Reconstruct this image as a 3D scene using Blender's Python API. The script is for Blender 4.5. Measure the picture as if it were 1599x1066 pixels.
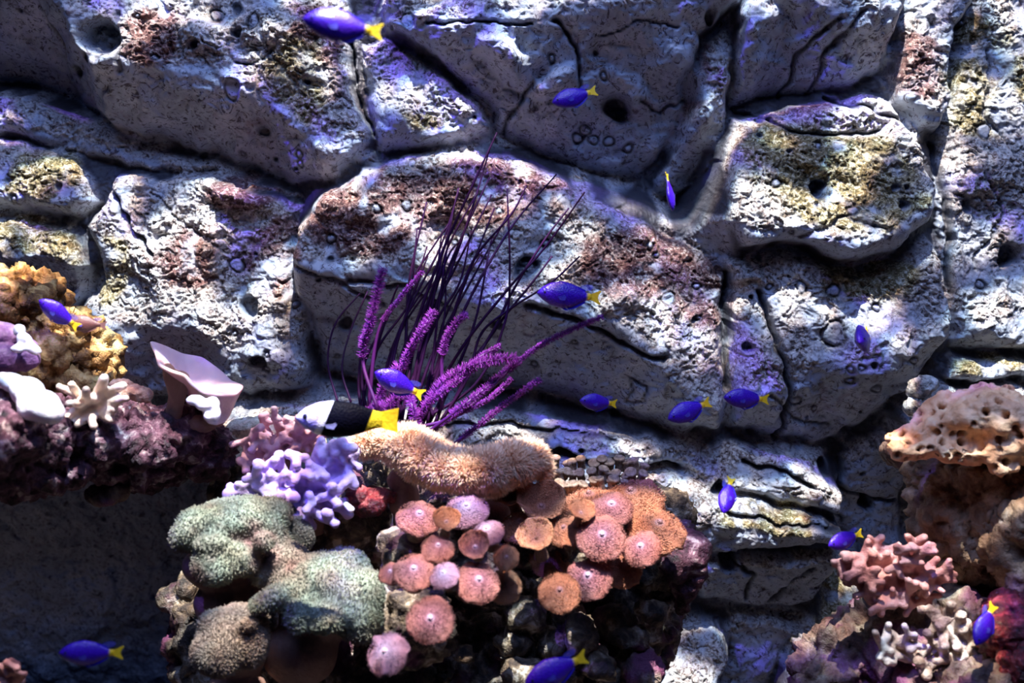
import bpy, bmesh, math, random
import numpy as np
from mathutils import Vector, Matrix, Euler
random.seed(7); RNG = np.random.default_rng(7)
for o in list(bpy.data.objects): bpy.data.objects.remove(o)
SC = bpy.context.scene; COL = SC.collection
R = math.radians

# ------------------------------------------------------------------ camera
W, H = 1599, 1066
LENS, PITCH = 35.0, R(-11)
cd = bpy.data.cameras.new('camera'); cam = bpy.data.objects.new('camera', cd); COL.objects.link(cam)
cam.location = (0, 0, 0); cam.rotation_euler = (R(90) + PITCH, 0, 0)
cd.lens = LENS; cd.sensor_width = 36; cd.clip_start = 0.02
cd.dof.use_dof = True; cd.dof.focus_distance = 1.32; cd.dof.aperture_fstop = 4.6
SC.camera = cam
FPX = LENS / 36 * W
FWD = Vector((0, math.cos(PITCH), math.sin(PITCH))); UPV = Vector((0, -math.sin(PITCH), math.cos(PITCH)))
def at(px, py, d):
    """point seen at photo position px, py at view depth d (metres)"""
    return FWD * d + Vector(((px - W / 2) / FPX * d, 0, 0)) + UPV * ((H / 2 - py) / FPX * d)
def mpp(d): return d / FPX

# ------------------------------------------------------------------ world, lamps, exposure
wd = bpy.data.worlds.new('water'); SC.world = wd; wd.use_nodes = True
bg = wd.node_tree.nodes['Background']; bg.inputs[0].default_value = (0.14, 0.18, 0.55, 1); bg.inputs[1].default_value = 0.03
vs = SC.view_settings; vs.view_transform = 'Standard'; vs.look = 'None'; vs.exposure = 0.0; vs.gamma = 1; vs.use_curve_mapping = False

def aim(o, target):
    d = Vector(target) - o.location
    o.rotation_euler = d.to_track_quat('-Z', 'Y').to_euler()
def caustic_spot(name, loc, target, power, col, scale, lo, hi, seed, disp, angle=60, radius=0.012, big=2.2, bias=0.0):
    """spot above the rippling surface: ripples break its beam into bright, slightly dispersed patches"""
    ld = bpy.data.lights.new(name, 'SPOT'); o = bpy.data.objects.new(name, ld); COL.objects.link(o)
    o.location = loc; aim(o, target)
    ld.energy = power; ld.color = col; ld.spot_size = R(angle); ld.spot_blend = 0.35; ld.shadow_soft_size = radius
    ld.use_nodes = True; nt = ld.node_tree; N = nt.nodes; L = nt.links
    em = N['Emission']
    tc = N.new('ShaderNodeTexCoord')
    comb = N.new('ShaderNodeCombineColor')
    def ch(i):
        mp = N.new('ShaderNodeMapping'); mp.inputs['Scale'].default_value = (1, 2.0, 1); mp.inputs['Location'].default_value = (seed + disp * i, seed * 0.7 - disp * i * .6, disp * i * .3)
        L.new(tc.outputs['Normal'], mp.inputs[0])
        n1 = N.new('ShaderNodeTexNoise'); n1.inputs['Scale'].default_value = scale; n1.inputs['Detail'].default_value = 2.0; n1.inputs['Distortion'].default_value = 1.0
        L.new(mp.outputs[0], n1.inputs['Vector'])
        n2 = N.new('ShaderNodeTexNoise'); n2.inputs['Scale'].default_value = scale / big; n2.inputs['Detail'].default_value = 1.0; n2.inputs['Distortion'].default_value = 0.6
        L.new(mp.outputs[0], n2.inputs['Vector'])
        # ridged fine caustic net
        a = N.new('ShaderNodeMath'); a.operation = 'SUBTRACT'; a.inputs[1].default_value = 0.5; L.new(n1.outputs[0], a.inputs[0])
        b = N.new('ShaderNodeMath'); b.operation = 'ABSOLUTE'; L.new(a.outputs[0], b.inputs[0])
        c = N.new('ShaderNodeMapRange'); c.interpolation_type = 'SMOOTHERSTEP'
        c.inputs['From Min'].default_value = 0.16; c.inputs['From Max'].default_value = 0.0; c.inputs['To Min'].default_value = 0.25; c.inputs['To Max'].default_value = 1.8
        L.new(b.outputs[0], c.inputs['Value'])
        d = N.new('ShaderNodeMapRange'); d.interpolation_type = 'SMOOTHSTEP'
        d.inputs['From Min'].default_value = 0.47 - bias; d.inputs['From Max'].default_value = 0.55 - bias; d.inputs['To Min'].default_value = lo; d.inputs['To Max'].default_value = hi
        L.new(n2.outputs[0], d.inputs['Value'])
        e = N.new('ShaderNodeMath'); e.operation = 'MULTIPLY'; L.new(c.outputs[0], e.inputs[0]); L.new(d.outputs[0], e.inputs[1])
        L.new(e.outputs[0], comb.inputs[i])
    for i in range(3): ch(i)
    L.new(comb.outputs[0], em.inputs['Color'])
    em.inputs['Strength'].default_value = 1.0
    return o
caustic_spot('key_lamp', (0.10, 0.50, 2.25), (0.05, 1.42, -0.2), 600, (1.0, 0.97, 0.90), 44, 0.05, 1.75, 3.1, 0.0008, angle=74)
caustic_spot('added_violet_spot', (-1.0, 0.45, 1.9), (-0.2, 1.45, 0.12), 110, (0.20, 0.10, 1.0), 34, 0.0, 2.4, 9.4, 0.001, bias=-0.07, angle=46)  # extra spot added to cast violet dispersion streaks, not a real fixture
def area(name, loc, target, sx, sy, power, col):
    ld = bpy.data.lights.new(name, 'AREA'); o = bpy.data.objects.new(name, ld); COL.objects.link(o)
    ld.shape = 'RECTANGLE'; ld.size = sx; ld.size_y = sy; ld.energy = power; ld.color = col; o.location = loc; aim(o, target); return o
area('surface_light', (0.1, 0.35, 1.75), (0.15, 1.45, -0.05), 2.2, 0.9, 46, (0.31, 0.45, 1.0))

# ------------------------------------------------------------------ helpers
def tag(o, label=None, cat=None, group=None, kind=None):
    if label: o['label'] = label
    if cat: o['category'] = cat
    if group: o['group'] = group
    if kind: o['kind'] = kind
    return o
def _hash(ix, iy, iz, s):
    h = (ix.astype(np.int64) * 374761393 + iy.astype(np.int64) * 668265263 + iz.astype(np.int64) * 2147483647 * 3 + s * 974634777) & 0xFFFFFFFF
    h = ((h ^ (h >> 13)) * 1274126177) & 0xFFFFFFFF
    h = ((h ^ (h >> 16)) * 2246822519) & 0xFFFFFFFF
    return ((h ^ (h >> 15)) & 0xFFFF).astype(np.float32) / 65535.0
def vn2(x, y, s=0):
    ix = np.floor(x); iy = np.floor(y); fx = (x - ix).astype(np.float32); fy = (y - iy).astype(np.float32)
    fx = fx * fx * fx * (fx * (fx * 6 - 15) + 10); fy = fy * fy * fy * (fy * (fy * 6 - 15) + 10); z = np.zeros_like(ix)
    a = _hash(ix, iy, z, s); b = _hash(ix + 1, iy, z, s); c = _hash(ix, iy + 1, z, s); d = _hash(ix + 1, iy + 1, z, s)
    return (a + (b - a) * fx) * (1 - fy) + (c + (d - c) * fx) * fy
def vn3(p, s=0):
    i = np.floor(p); f = (p - i).astype(np.float32); f = f * f * (3 - 2 * f); r = 0
    for dx in (0, 1):
        for dy in (0, 1):
            for dz in (0, 1):
                w = (f[:, 0] if dx else 1 - f[:, 0]) * (f[:, 1] if dy else 1 - f[:, 1]) * (f[:, 2] if dz else 1 - f[:, 2])
                r = r + w * _hash(i[:, 0] + dx, i[:, 1] + dy, i[:, 2] + dz, s)
    return r
def fbm3(p, oct=4, s=0, ridged=False, gain=0.5):
    r = 0; a = 1; t = 0; RM = np.array(Euler((.7, .5, .9)).to_matrix(), np.float32); p = p @ RM
    for k in range(oct):
        p = p @ RM; n = vn3(p * (2.03 ** k) + 17.3 * k, s + k)
        if ridged: n = 1 - np.abs(2 * n - 1)
        r = r + a * n; t += a; a *= gain
    return r / t
def fbm2(x, y, oct=4, s=0, gain=0.5, ridged=False):
    r = 0; a = 1; t = 0
    for k in range(oct):
        f = 2.03 ** k; n = vn2(x * f + 31.7 * k, y * f - 12.1 * k, s + k)
        if ridged: n = 1 - np.abs(2 * n - 1)
        r = r + a * n; t += a; a *= gain
    return r / t
def sstep(a, b, x):
    t = np.clip((x - a) / (b - a), 0, 1); return t * t * (3 - 2 * t)
def mesh_from(name, V, F, mat, parent=None, smooth=True):
    me = bpy.data.meshes.new(name)
    V = np.asarray(V, dtype=np.float32); 
    if isinstance(F, np.ndarray):
        n = F.shape[1]; me.vertices.add(len(V)); me.vertices.foreach_set('co', V.ravel())
        me.loops.add(F.size); me.loops.foreach_set('vertex_index', F.ravel().astype(np.int32))
        me.polygons.add(len(F)); me.polygons.foreach_set('loop_start', np.arange(0, F.size, n, dtype=np.int32))
        me.update(calc_edges=True); me.validate()
    else:
        me.from_pydata(V.tolist(), [], F); me.update()
    me.polygons.foreach_set('use_smooth', np.full(len(me.polygons), smooth))
    if mat: me.materials.append(mat)
    o = bpy.data.objects.new(name, me); COL.objects.link(o)
    if parent: o.parent = parent
    return o
def empty(name, loc=(0, 0, 0)):
    o = bpy.data.objects.new(name, None); COL.objects.link(o); o.location = loc; o.empty_display_size = 0.02; return o

# ------------------------------------------------------------------ materials
class NT:
    def __init__(s, name):
        s.m = bpy.data.materials.new(name); s.m.use_nodes = True; s.t = s.m.node_tree; s.b = s.t.nodes['Principled BSDF']
        s.tc = s.t.nodes.new('ShaderNodeTexCoord')
    def n(s, k, **kw):
        x = s.t.nodes.new(k)
        for a, v in kw.items(): setattr(x, a, v)
        return x
    def link(s, a, b): s.t.links.new(a, b)
    def noise(s, scale, detail=4, rough=.55, dist=0, vec=None):
        x = s.n('ShaderNodeTexNoise'); x.inputs['Scale'].default_value = scale; x.inputs['Detail'].default_value = detail
        x.inputs['Roughness'].default_value = rough; x.inputs['Distortion'].default_value = dist
        s.link(vec or s.tc.outputs['Object'], x.inputs['Vector']); return x.outputs[0]
    def voro(s, scale, feature='F1', rnd=1.0):
        x = s.n('ShaderNodeTexVoronoi', feature=feature); x.inputs['Scale'].default_value = scale; x.inputs['Randomness'].default_value = rnd
        s.link(s.tc.outputs['Object'], x.inputs['Vector']); return x.outputs['Distance']
    def ramp(s, fac, stops):
        x = s.n('ShaderNodeValToRGB'); e = x.color_ramp.elements
        while len(e) < len(stops): e.new(0.5)
        for i, (p, c) in enumerate(stops): e[i].position = p; e[i].color = (*c, 1)
        s.link(fac, x.inputs[0]); return x.outputs[0]
    def mix(s, fac, a, b, mode='MIX'):
        x = s.n('ShaderNodeMix', data_type='RGBA', blend_type=mode)
        if isinstance(fac, float): x.inputs[0].default_value = fac
        else: s.link(fac, x.inputs[0])
        for k, v in ((6, a), (7, b)):
            if isinstance(v, tuple): x.inputs[k].default_value = (*v, 1)
            else: s.link(v, x.inputs[k])
        return x.outputs[2]
    def bump(s, h, strength=.5, dist=.01):
        x = s.n('ShaderNodeBump'); x.inputs['Strength'].default_value = strength; x.inputs['Distance'].default_value = dist
        s.link(h, x.inputs['Height']); s.link(x.outputs[0], s.b.inputs['Normal']); return x
    def attr(s, name):
        x = s.n('ShaderNodeAttribute', attribute_name=name); return x.outputs['Fac']
    def col(s, c): 
        if isinstance(c, tuple): s.b.inputs['Base Color'].default_value = (*c, 1)
        else: s.link(c, s.b.inputs['Base Color'])
    def set(s, **k):
        for a, v in k.items(): s.b.inputs[a.replace('_', ' ')].default_value = v
        return s
def wall_material():
    s = NT('cast_rock')
    fine = s.noise(340, 3, .6); mid = s.noise(125, 5, .68, 1.2); big = s.noise(14, 4, .6, .4)
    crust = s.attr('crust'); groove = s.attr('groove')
    cement = s.ramp(big, [(.3, (.25, .29, .37)), (.55, (.37, .42, .52)), (.7, (.48, .51, .58))])  # cement tinted bluer: the blue of the shaded faces put into its colour
    sc_ = s.noise(55, 6, .72, 2.2)
    cement = s.mix(s.ramp(sc_, [(.39, (1, 1, 1)), (.46, (0, 0, 0))]), cement, (.07, .06, .08))
    cement = s.mix(s.ramp(s.noise(150, 3, .6, 1.0), [(.33, (1, 1, 1)), (.40, (0, 0, 0))]), cement, (.05, .04, .06))
    cement = s.mix(s.ramp(s.noise(22, 5, .7, 1.0), [(.56, (0, 0, 0)), (.70, (.6, .6, .6))]), cement, (.22, .17, .20))
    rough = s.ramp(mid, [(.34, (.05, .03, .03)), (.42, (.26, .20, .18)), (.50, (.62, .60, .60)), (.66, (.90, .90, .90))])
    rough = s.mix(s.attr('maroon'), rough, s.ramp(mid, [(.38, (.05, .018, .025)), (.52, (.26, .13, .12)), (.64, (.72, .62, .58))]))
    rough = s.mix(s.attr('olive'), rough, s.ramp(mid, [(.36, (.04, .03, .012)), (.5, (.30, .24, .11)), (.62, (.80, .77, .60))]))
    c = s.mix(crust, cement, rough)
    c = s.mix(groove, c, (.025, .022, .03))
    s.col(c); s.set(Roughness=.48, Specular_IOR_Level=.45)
    add = s.n('ShaderNodeMath', operation='ADD'); s.link(mid, add.inputs[0]); mu = s.n('ShaderNodeMath', operation='MULTIPLY'); mu.inputs[1].default_value = .35
    s.link(fine, mu.inputs[0]); s.link(mu.outputs[0], add.inputs[1])
    b = s.bump(add.outputs[0], .55, .012)
    mr = s.n('ShaderNodeMapRange'); mr.inputs['To Min'].default_value = .18; mr.inputs['To Max'].default_value = .8
    s.link(crust, mr.inputs['Value']); s.link(mr.outputs[0], b.inputs['Strength'])
    return s.m
M_WALL = wall_material()

# ------------------------------------------------------------------ back wall: moulded rock blocks (heights in cm towards the viewer)
X0, X1, Y0, Y1 = -500, 2100, -230, 1520
ST = 3.0
gx = np.arange(X0, X1 + ST, ST, dtype=np.float32); gy = np.arange(Y0, Y1 + ST, ST, dtype=np.float32)
GX, GY = np.meshgrid(gx, gy)
# wobble the tracing a little so edges look broken
wx = GX + (fbm2(GX / 40, GY / 40, 3, 5) - .5) * 22; wy = GY + (fbm2(GX / 40, GY / 40, 3, 9) - .5) * 22
def seg_dist(px, py, pts, closed=False):
    d = np.full(px.shape, 1e9, np.float32); n = len(pts)
    for i in range(n if closed else n - 1):
        (ax, ay), (bx, by) = pts[i][:2], pts[(i + 1) % n][:2]
        vx, vy = bx - ax, by - ay; t = np.clip(((px - ax) * vx + (py - ay) * vy) / (vx * vx + vy * vy + 1e-6), 0, 1)
        d = np.minimum(d, (px - ax - t * vx) ** 2 + (py - ay - t * vy) ** 2)
    return np.sqrt(d)
def inside(px, py, pts):
    r = np.zeros(px.shape, bool); n = len(pts)
    for i in range(n):
        (ax, ay), (bx, by) = pts[i], pts[(i + 1) % n]
        if ay == by: continue
        c = ((ay > py) != (by > py)) & (px < (bx - ax) * (py - ay) / (by - ay) + ax); r ^= c
    return r
# polygon, ridge line, height at ridge, rise above it, fall below it (cm per 100 px), sideways tilt, edge width px, edge depth
BLOCKS = [
 ([(-500,-230),(562,-230),(548,60),(563,150),(578,232),(510,282),(450,286),(300,238),(150,190),(0,128),(-500,50)],
  [(-500,-150),(60,-60),(120,0),(160,98),(260,106),(380,125),(430,150),(500,228),(580,260)], 17, 2.5, 8.5, 0, 26, 4),
 ([(-500,70),(0,140),(150,202),(300,250),(450,298),(470,320),(330,268),(190,262),(110,243),(0,212),(-500,196)],
  [(-500,150),(470,300)], 8, 3, 2, 0, 14, 2),
 ([(-500,204),(0,216),(108,246),(143,290),(148,320),(122,346),(50,334),(-500,318)], [(-500,300),(150,315)], 13, 4, 6, 0, 24, 5),
 ([(-500,330),(0,340),(70,350),(120,362),(143,410),(138,460),(108,500),(-500,530)], [(-500,380),(60,400),(150,400)], 15, 3.5, 5, 0, 22, 5),
 ([(165,275),(330,272),(400,300),(462,322),(466,350),(460,390),(466,480),(486,560),(498,603),(400,618),(300,640),(150,620),(118,505),(148,450),(156,400),(132,350),(155,310)],
  [(110,500),(300,500),(380,540),(500,560)], 16, 2.2, 6, 0, 24, 5),
 ([(468,388),(473,350),(512,292),(562,262),(650,238),(740,232),(800,247),(870,278),(930,312),(1000,347),(1060,372),(1116,402),(1126,432),(1121,500),(1121,600),(1118,655),(1060,672),(980,652),(850,627),(720,608),(600,603),(503,600),(490,555),(474,480)],
  [(465,388),(560,408),(640,412),(720,446),(800,446),(880,462),(960,492),(1020,540),(1070,600),(1125,640)], 21, 3.6, 7.0, 0, 26, 5),
 ([(562,62),(602,58),(680,102),(738,160),(772,206),(700,224),(640,233),(588,238),(572,150)], [(555,205),(620,190),(700,215),(780,215)], 14, 2.2, 5, 0, 20, 4),
 ([(604,40),(700,-10),(720,-230),(1152,-230),(1150,0),(1092,60),(1076,140),(1078,190),(1052,240),(1012,276),(940,278),(850,248),(779,205),(742,150),(684,92)],
  [(600,30),(720,32),(830,38),(880,32),(950,17),(1150,-10)], 18, 2.5, 6.0, 0, 22, 4),
 ([(1156,-230),(1410,-230),(1403,60),(1378,118),(1270,141),(1152,161)], [(1150,30),(1230,-20),(1290,25),(1340,20),(1410,-20)], 16, 2.5, 6.4, 0, 18, 4),
 ([(1094,64),(1150,8),(1145,160),(1138,200),(1108,252),(1075,318),(1030,300),(1056,250),(1082,192)], [(1040,170),(1150,170)], 12, 2.0, 7, 0, 16, 3),
 ([(1150,182),(1240,168),(1350,142),(1392,152),(1426,220),(1441,290),(1437,350),(1370,397),(1290,399),(1225,370),(1150,382),(1122,330),(1127,260)],
  [(1120,350),(1230,372),(1330,360),(1445,310)], 21, 4.4, 8, 0, 26, 6),
 ([(1132,404),(1225,382),(1290,408),(1370,408),(1444,362),(1452,430),(1460,500),(1453,545),(1423,600),(1373,655),(1318,700),(1260,692),(1212,684),(1132,662),(1134,520)],
  [(1130,600),(1200,590),(1270,560),(1350,540),(1460,480)], 21, 2.8, 8, 0, 28, 6),
 ([(1416,-230),(1530,-230),(1524,0),(1496,50),(1486,120),(1468,208),(1432,200),(1402,155),(1392,118),(1411,60)], [(1390,170),(1480,170)], 15, 1.8, 5, 0, 16, 4),
 ([(1536,-230),(2100,-230),(2100,545),(1599,546),(1520,541),(1470,541),(1462,400),(1455,280),(1476,215),(1494,120),(1506,55),(1532,0)], [(1450,500),(2100,500)], 17, 1.6, 6, 0, 18, 5),
 ([(1470,552),(2100,556),(2100,588),(1452,584)], [(1450,580),(2100,580)], 17, 6, 4, 0, 10, 3),
 ([(1448,592),(2100,596),(2100,700),(1400,700),(1395,640)], [(1390,640),(2100,620)], 19, 6, 4, 0, 12, 4),
 ([(330,655),(520,612),(650,628),(850,645),(950,663),(1120,684),(1190,712),(1180,728),(1060,716),(850,692),(600,690),(330,900)], [(330,690),(850,690),(1190,720)], 18, 6, 5, 0, 10, 3),
 ([(330,760),(600,694),(850,697),(1060,722),(1190,736),(1140,748),(1060,760),(1040,820),(1080,960),(330,1000)], [(330,800),(1190,800)], 23, 5, 5, 0, 12, 4),
 ([(1130,672),(1192,690),(1240,712),(1296,742),(1290,780),(1200,758),(1100,735),(1060,712)], [(1060,730),(1200,745),(1300,770)], 20, 6, 6, 0, 12, 4),
 ([(1050,738),(1100,742),(1200,764),(1290,788),(1284,812),(1200,830),(1100,838),(1040,830),(1030,780)], [(1030,780),(1200,790),(1300,800)], 23, 5, 6, 0, 16, 4),
 ([(1060,840),(1200,836),(1286,818),(1298,850),(1262,936),(1180,946),(1084,930)], [(1060,850),(1200,845),(1300,840)], 20, 4, 6.5, 0, 16, 4),
 ([(1010,952),(1112,958),(1128,1000),(1106,1050),(1110,1260),(950,1260),(985,1010)], [(950,1110),(1130,1110)], 27, 6, 4, 0, 16, 5),
 ([(1130,950),(1250,965),(1225,1010),(1200,1060),(1200,1260),(1118,1260),(1120,1060),(1140,1000)], [(1100,960),(1250,960)], 15, 4, 2.5, 0, 14, 3),
 ([(1290,880),(1352,872),(1372,1000),(1310,1020),(1280,1090),(1220,1260),(1205,1260),(1212,1050),(1262,975)], [(1200,1060),(1380,1020)], 22, 6, 4, 0, 14, 4),
 ([(1318,712),(1378,665),(1420,640),(1440,900),(1360,868),(1310,850),(1308,770)], [(1300,700),(1450,650)], 11, 3, 3, 0, 14, 3),
 ([(-500,640),(300,650),(330,760),(300,1520),(-500,1520)], [(-500,640),(330,640)], -26, 3, 3, 0, 30, 4),
]
HB = np.full(GX.shape, -99.0, np.float32); EDGE = np.full(GX.shape, 99.0, np.float32)
for poly, ridge, hr, su, sd, tx, ew, ed in BLOCKS:
    ins = inside(wx, wy, poly); d = seg_dist(wx, wy, poly, True); d = np.where(ins, d, 0)
    rx = [p[0] for p in ridge]; ry = [p[1] for p in ridge]; yr = np.interp(wx, rx, ry)
    t = (wy - yr) / 100.0; k = .09
    h = hr - su * np.maximum(-t, 0) - sd * (np.sqrt(np.maximum(t, 0) ** 2 + k * k) - k)
    e = np.clip(1 - d / ew, 0, 1); h = h - ed * (1 - np.sqrt(np.clip(1 - e ** 2, 0, 1)))
    h = np.where(ins, h, -99); up = h > HB
    HB = np.where(up, h, HB); EDGE = np.where(up & ins, d, EDGE)
def blur(a, r):
    for ax in (0, 1):
        for _ in range(2):
            p = np.pad(a, [(r + 1, r) if i == ax else (0, 0) for i in (0, 1)], mode='edge'); c = np.cumsum(p.astype(np.float64), axis=ax)
            n = a.shape[ax]; hi = np.take(c, range(2 * r + 1, 2 * r + 1 + n), axis=ax); lo_ = np.take(c, range(0, n), axis=ax)
            a = ((hi - lo_) / (2 * r + 1)).astype(np.float32)
    return a
own = (HB > -50).astype(np.float32); base = blur(np.where(own > 0, HB, 0), 9) / np.maximum(blur(own, 9), 1e-3)
base = np.where(blur(own, 9) < .02, 6, base)
GAP = 1 - sstep(0, 4.5, np.where(own > 0, EDGE, 0)); Hh = np.where(own > 0, HB, base - 2.6)
Hh = blur(Hh, 1)
# grooves inside the blocks: (points, width px, depth cm)
CRACKS = [
 ([(545,60),(555,130),(575,215)],5,3),([(862,38),(898,80),(906,130),(903,165)],4,1.6),([(835,130),(800,175),(792,205)],4,1.2),
 ([(1178,455),(1198,520),(1210,600),(1214,680)],6,3),([(1132,430),(1128,500),(1126,600)],6,3),([(1128,250),(1090,300),(1075,330)],5,2),
 ([(560,425),(640,440),(700,468)],4,1.4),([(820,462),(900,482),(965,520),(1030,545)],5,1.8),([(480,405),(560,432),(600,470)],4,1.2),
 ([(1160,165),(1240,200),(1320,215),(1370,200)],4,1.4),([(1295,150),(1400,190),(1430,260)],4,1.5),([(1230,360),(1290,330),(1350,345)],4,.8),
 ([(850,690),(950,705),(1050,716)],4,2),([(700,655),(850,662),(960,672)],4,1.5),([(1120,770),(1200,785),(1290,790)],4,1.5),([(1150,700),(1200,722),(1245,735)],4,2),
 ([(200,20),(210,60),(205,120)],4,1),([(65,10),(80,70),(70,120)],4,1),([(380,100),(420,95),(440,60)],3,.8),([(300,90),(290,50),(310,10)],3,.8),
 ([(160,290),(200,350),(245,390)],4,1.6),([(240,300),(300,360),(340,385)],3,.8),([(1300,30),(1250,90),(1240,150)],4,1.4),([(1330,20),(1290,90),(1270,140)],4,1.2),
 ([(1465,230),(1470,330),(1475,450)],6,2),([(1520,250),(1560,330),(1510,420)],3,.8),([(1560,70),(1540,180),(1590,260)],3,.8),
 ([(930,60),(990,40),(1060,50)],3,.8),([(1000,150),(1040,175),(1075,150)],3,1),([(670,40),(760,36),(830,42)],3,1.2),
 ([(980,580),(985,600),(975,625),(1000,612),(1004,582),(980,580)],2.5,.9),([(1128,850),(1160,870),(1150,920)],4,1.5),([(1250,860),(1210,900),(1190,940)],4,1.5),
 ([(1300,760),(1360,790),(1420,800)],4,1.3),([(1320,720),(1310,780),(1330,840)],4,1.5),([(1180,600),(1240,650),(1300,660)],3,.8)]
GV = np.zeros(GX.shape, np.float32)
for pts, w, dep in CRACKS:
    d = seg_dist(wx, wy, pts); w *= .8; g = np.exp(-(d / w) ** 2); Hh = Hh - dep * g; GV = np.maximum(GV, np.exp(-(d / (w * .8)) ** 2) * min(1.2, dep / 1.2))
# full resolution grid
ST2 = 1.5
fx = np.arange(X0, X1, ST2, dtype=np.float32); fy = np.arange(Y0, Y1, ST2, dtype=np.float32)
FX, FY = np.meshgrid(fx, fy)
def up(a):
    u = (FX - X0) / ST; v = (FY - Y0) / ST; iu = np.minimum(u.astype(np.int32), a.shape[1] - 2); iv = np.minimum(v.astype(np.int32), a.shape[0] - 2)
    fu = u - iu; fv = v - iv
    return (a[iv, iu] * (1 - fu) + a[iv, iu + 1] * fu) * (1 - fv) + (a[iv + 1, iu] * (1 - fu) + a[iv + 1, iu + 1] * fu) * fv
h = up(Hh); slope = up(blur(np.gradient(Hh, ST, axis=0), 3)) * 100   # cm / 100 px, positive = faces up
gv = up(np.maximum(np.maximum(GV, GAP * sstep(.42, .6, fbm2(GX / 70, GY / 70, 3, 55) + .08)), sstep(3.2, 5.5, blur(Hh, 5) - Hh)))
# lumps: x, y, rx, ry, angle, height cm
for lx, ly, rx_, ry_, an, hh in [(788,92,46,20,50,3.5),(868,128,36,17,-35,3.2),(380,300,52,24,10,3.0),(700,150,40,20,35,1.5),(1300,175,70,16,5,2.0),(1270,250,60,26,10,1.5),
     (1400,600,20,12,0,2),(960,455,28,20,0,1.6),(330,60,60,30,0,2),(450,40,50,40,0,1.5),(1390,30,14,30,10,1.5),(1100,180,16,40,10,2),(560,320,60,30,0,1.5),(1330,960,30,50,0,2),
     (700,360,30,30,0,-3.5),(850,385,36,20,0,-2),(700,420,28,12,10,-1.5),(60,440,70,30,0,-2.5),(540,300,40,12,5,-1.5),(1240,390,40,15,10,-2),(1010,755,22,26,40,-3)]:
    c, s_ = math.cos(R(an)), math.sin(R(an)); u = ((FX - lx) * c + (FY - ly) * s_) / rx_; v = (-(FX - lx) * s_ + (FY - ly) * c) / ry_
    h = h + hh * np.exp(-(u * u + v * v) ** 1.6)
crust = sstep(-1.2, 2.6, slope + (fbm2(FX / 60, FY / 60, 4, 40) - .5) * 9)  # rough crust on up-facing faces; its paler colour also paints the light there
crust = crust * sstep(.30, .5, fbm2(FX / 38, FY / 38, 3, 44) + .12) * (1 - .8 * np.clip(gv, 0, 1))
amp = .25 + .75 * crust
wxp = FX + (fbm2(FX / 22, FY / 22, 2, 21) - .5) * 26; wyp = FY + (fbm2(FX / 22, FY / 22, 2, 25) - .5) * 26
h = h + (fbm2(wxp / 90, wyp / 90, 3, 60) - .5) * 4.5 + (fbm2(wxp / 26, wyp / 26, 3, 64) - .5) * 1.3
h = h + amp * ((fbm2(wxp / 11, wyp / 8, 3, 70, .6, True) - .6) * 1.15 + (fbm2(wxp / 4.6, wyp / 4, 2, 75, .6, True) - .6) * .38)
h = h + (fbm2(FX / 9, FY / 9, 2, 80) - .5) * (.12 + .5 * crust)
# pitted grains of coral rubble in the crust
cell = 9.0; ccx = np.floor(FX / cell); ccy = np.floor(FY / cell); bd = np.full(FX.shape, 9.0, np.float32); z0 = np.zeros_like(ccx)
for ox in (-1, 0, 1):
    for oy in (-1, 0, 1):
        qx = (ccx + ox + _hash(ccx + ox, ccy + oy, z0, 1)) * cell; qy = (ccy + oy + _hash(ccx + ox, ccy + oy, z0, 2)) * cell
        bd = np.minimum(bd, np.sqrt((FX - qx) ** 2 + (FY - qy) ** 2) / cell)
h = h + crust * (.36 * np.sqrt(np.clip(1 - bd * 1.25, 0, 1)) - .3 * np.exp(-(bd / .16) ** 2))
# shell rings (dark groove round a disc) and holes bored in the wall: x, y, rx, ry, depth cm (0 = ring only)
RINGS = [(968,168,23,23,4),(820,410,22,19,3),(395,475,19,18,2.2),(1260,292,15,16,3),(175,62,38,28,3.5),(38,424,17,20,1.5),(1562,397,19,21,3),(1280,508,19,17,0),
 (1237,442,8,9,0),(1284,446,10,10,0),(371,413,11,11,0),(410,558,15,12,2.5),(544,501,12,12,2),(375,141,14,14,0),(410,206,10,9,1.5),(298,243,9,8,2),(640,35,13,11,0),
 (905,215,8,8,0),(917,202,9,8,0),(931,218,8,8,0),(957,220,8,8,0),(989,231,7,8,0),(942,119,5,6,0),(929,84,5,5,1),(1110,741,16,12,3.5),(1281,725,14,14,4),(1370,803,13,14,4),
 (1123,848,15,18,4),(912,711,12,10,0),(1152,529,8,10,1),(1196,284,7,7,0),(1303,324,8,7,0),(1372,290,8,7,1),(1388,290,5,5,1),(1380,316,10,8,2),(530,366,7,7,0),(597,321,7,7,0),
 (1300,558,5,5,0),(1314,555,5,5,0),(1303,576,6,5,0),(1331,550,6,6,1),(1227,610,8,8,0),(1083,443,6,5,0),(1077,490,8,7,1.5),(1035,457,13,8,0),(1105,30,11,13,2.5),(1395,545,7,6,0),
 (848,630,9,9,2.5),(962,648,9,8,2.5),(778,496,12,7,2),(345,28,10,9,0),(372,15,9,16,1.5),(405,38,8,12,0),(380,55,9,10,1.5),(318,73,10,8,1.5),(1500,68,6,6,1),(92,292,8,8,1),
 (150,92,7,7,1),(12,282,6,6,1),(100,108,12,10,2),(470,240,6,6,0),(470,255,5,5,0),(1205,187,5,5,1),(1190,187,7,6,1),(640,318,8,8,0),(850,375,6,6,0),(1500,320,10,14,1),(1535,205,11,14,0),
 (1515,440,7,7,0),(1180,400,6,5,1),(430,610,5,5,0),(1010,380,6,6,0),(1020,395,5,5,0),(1345,470,6,6,0),(1345,590,7,7,0),(645,255,6,6,0)]
rr = random.Random(5)
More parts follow.
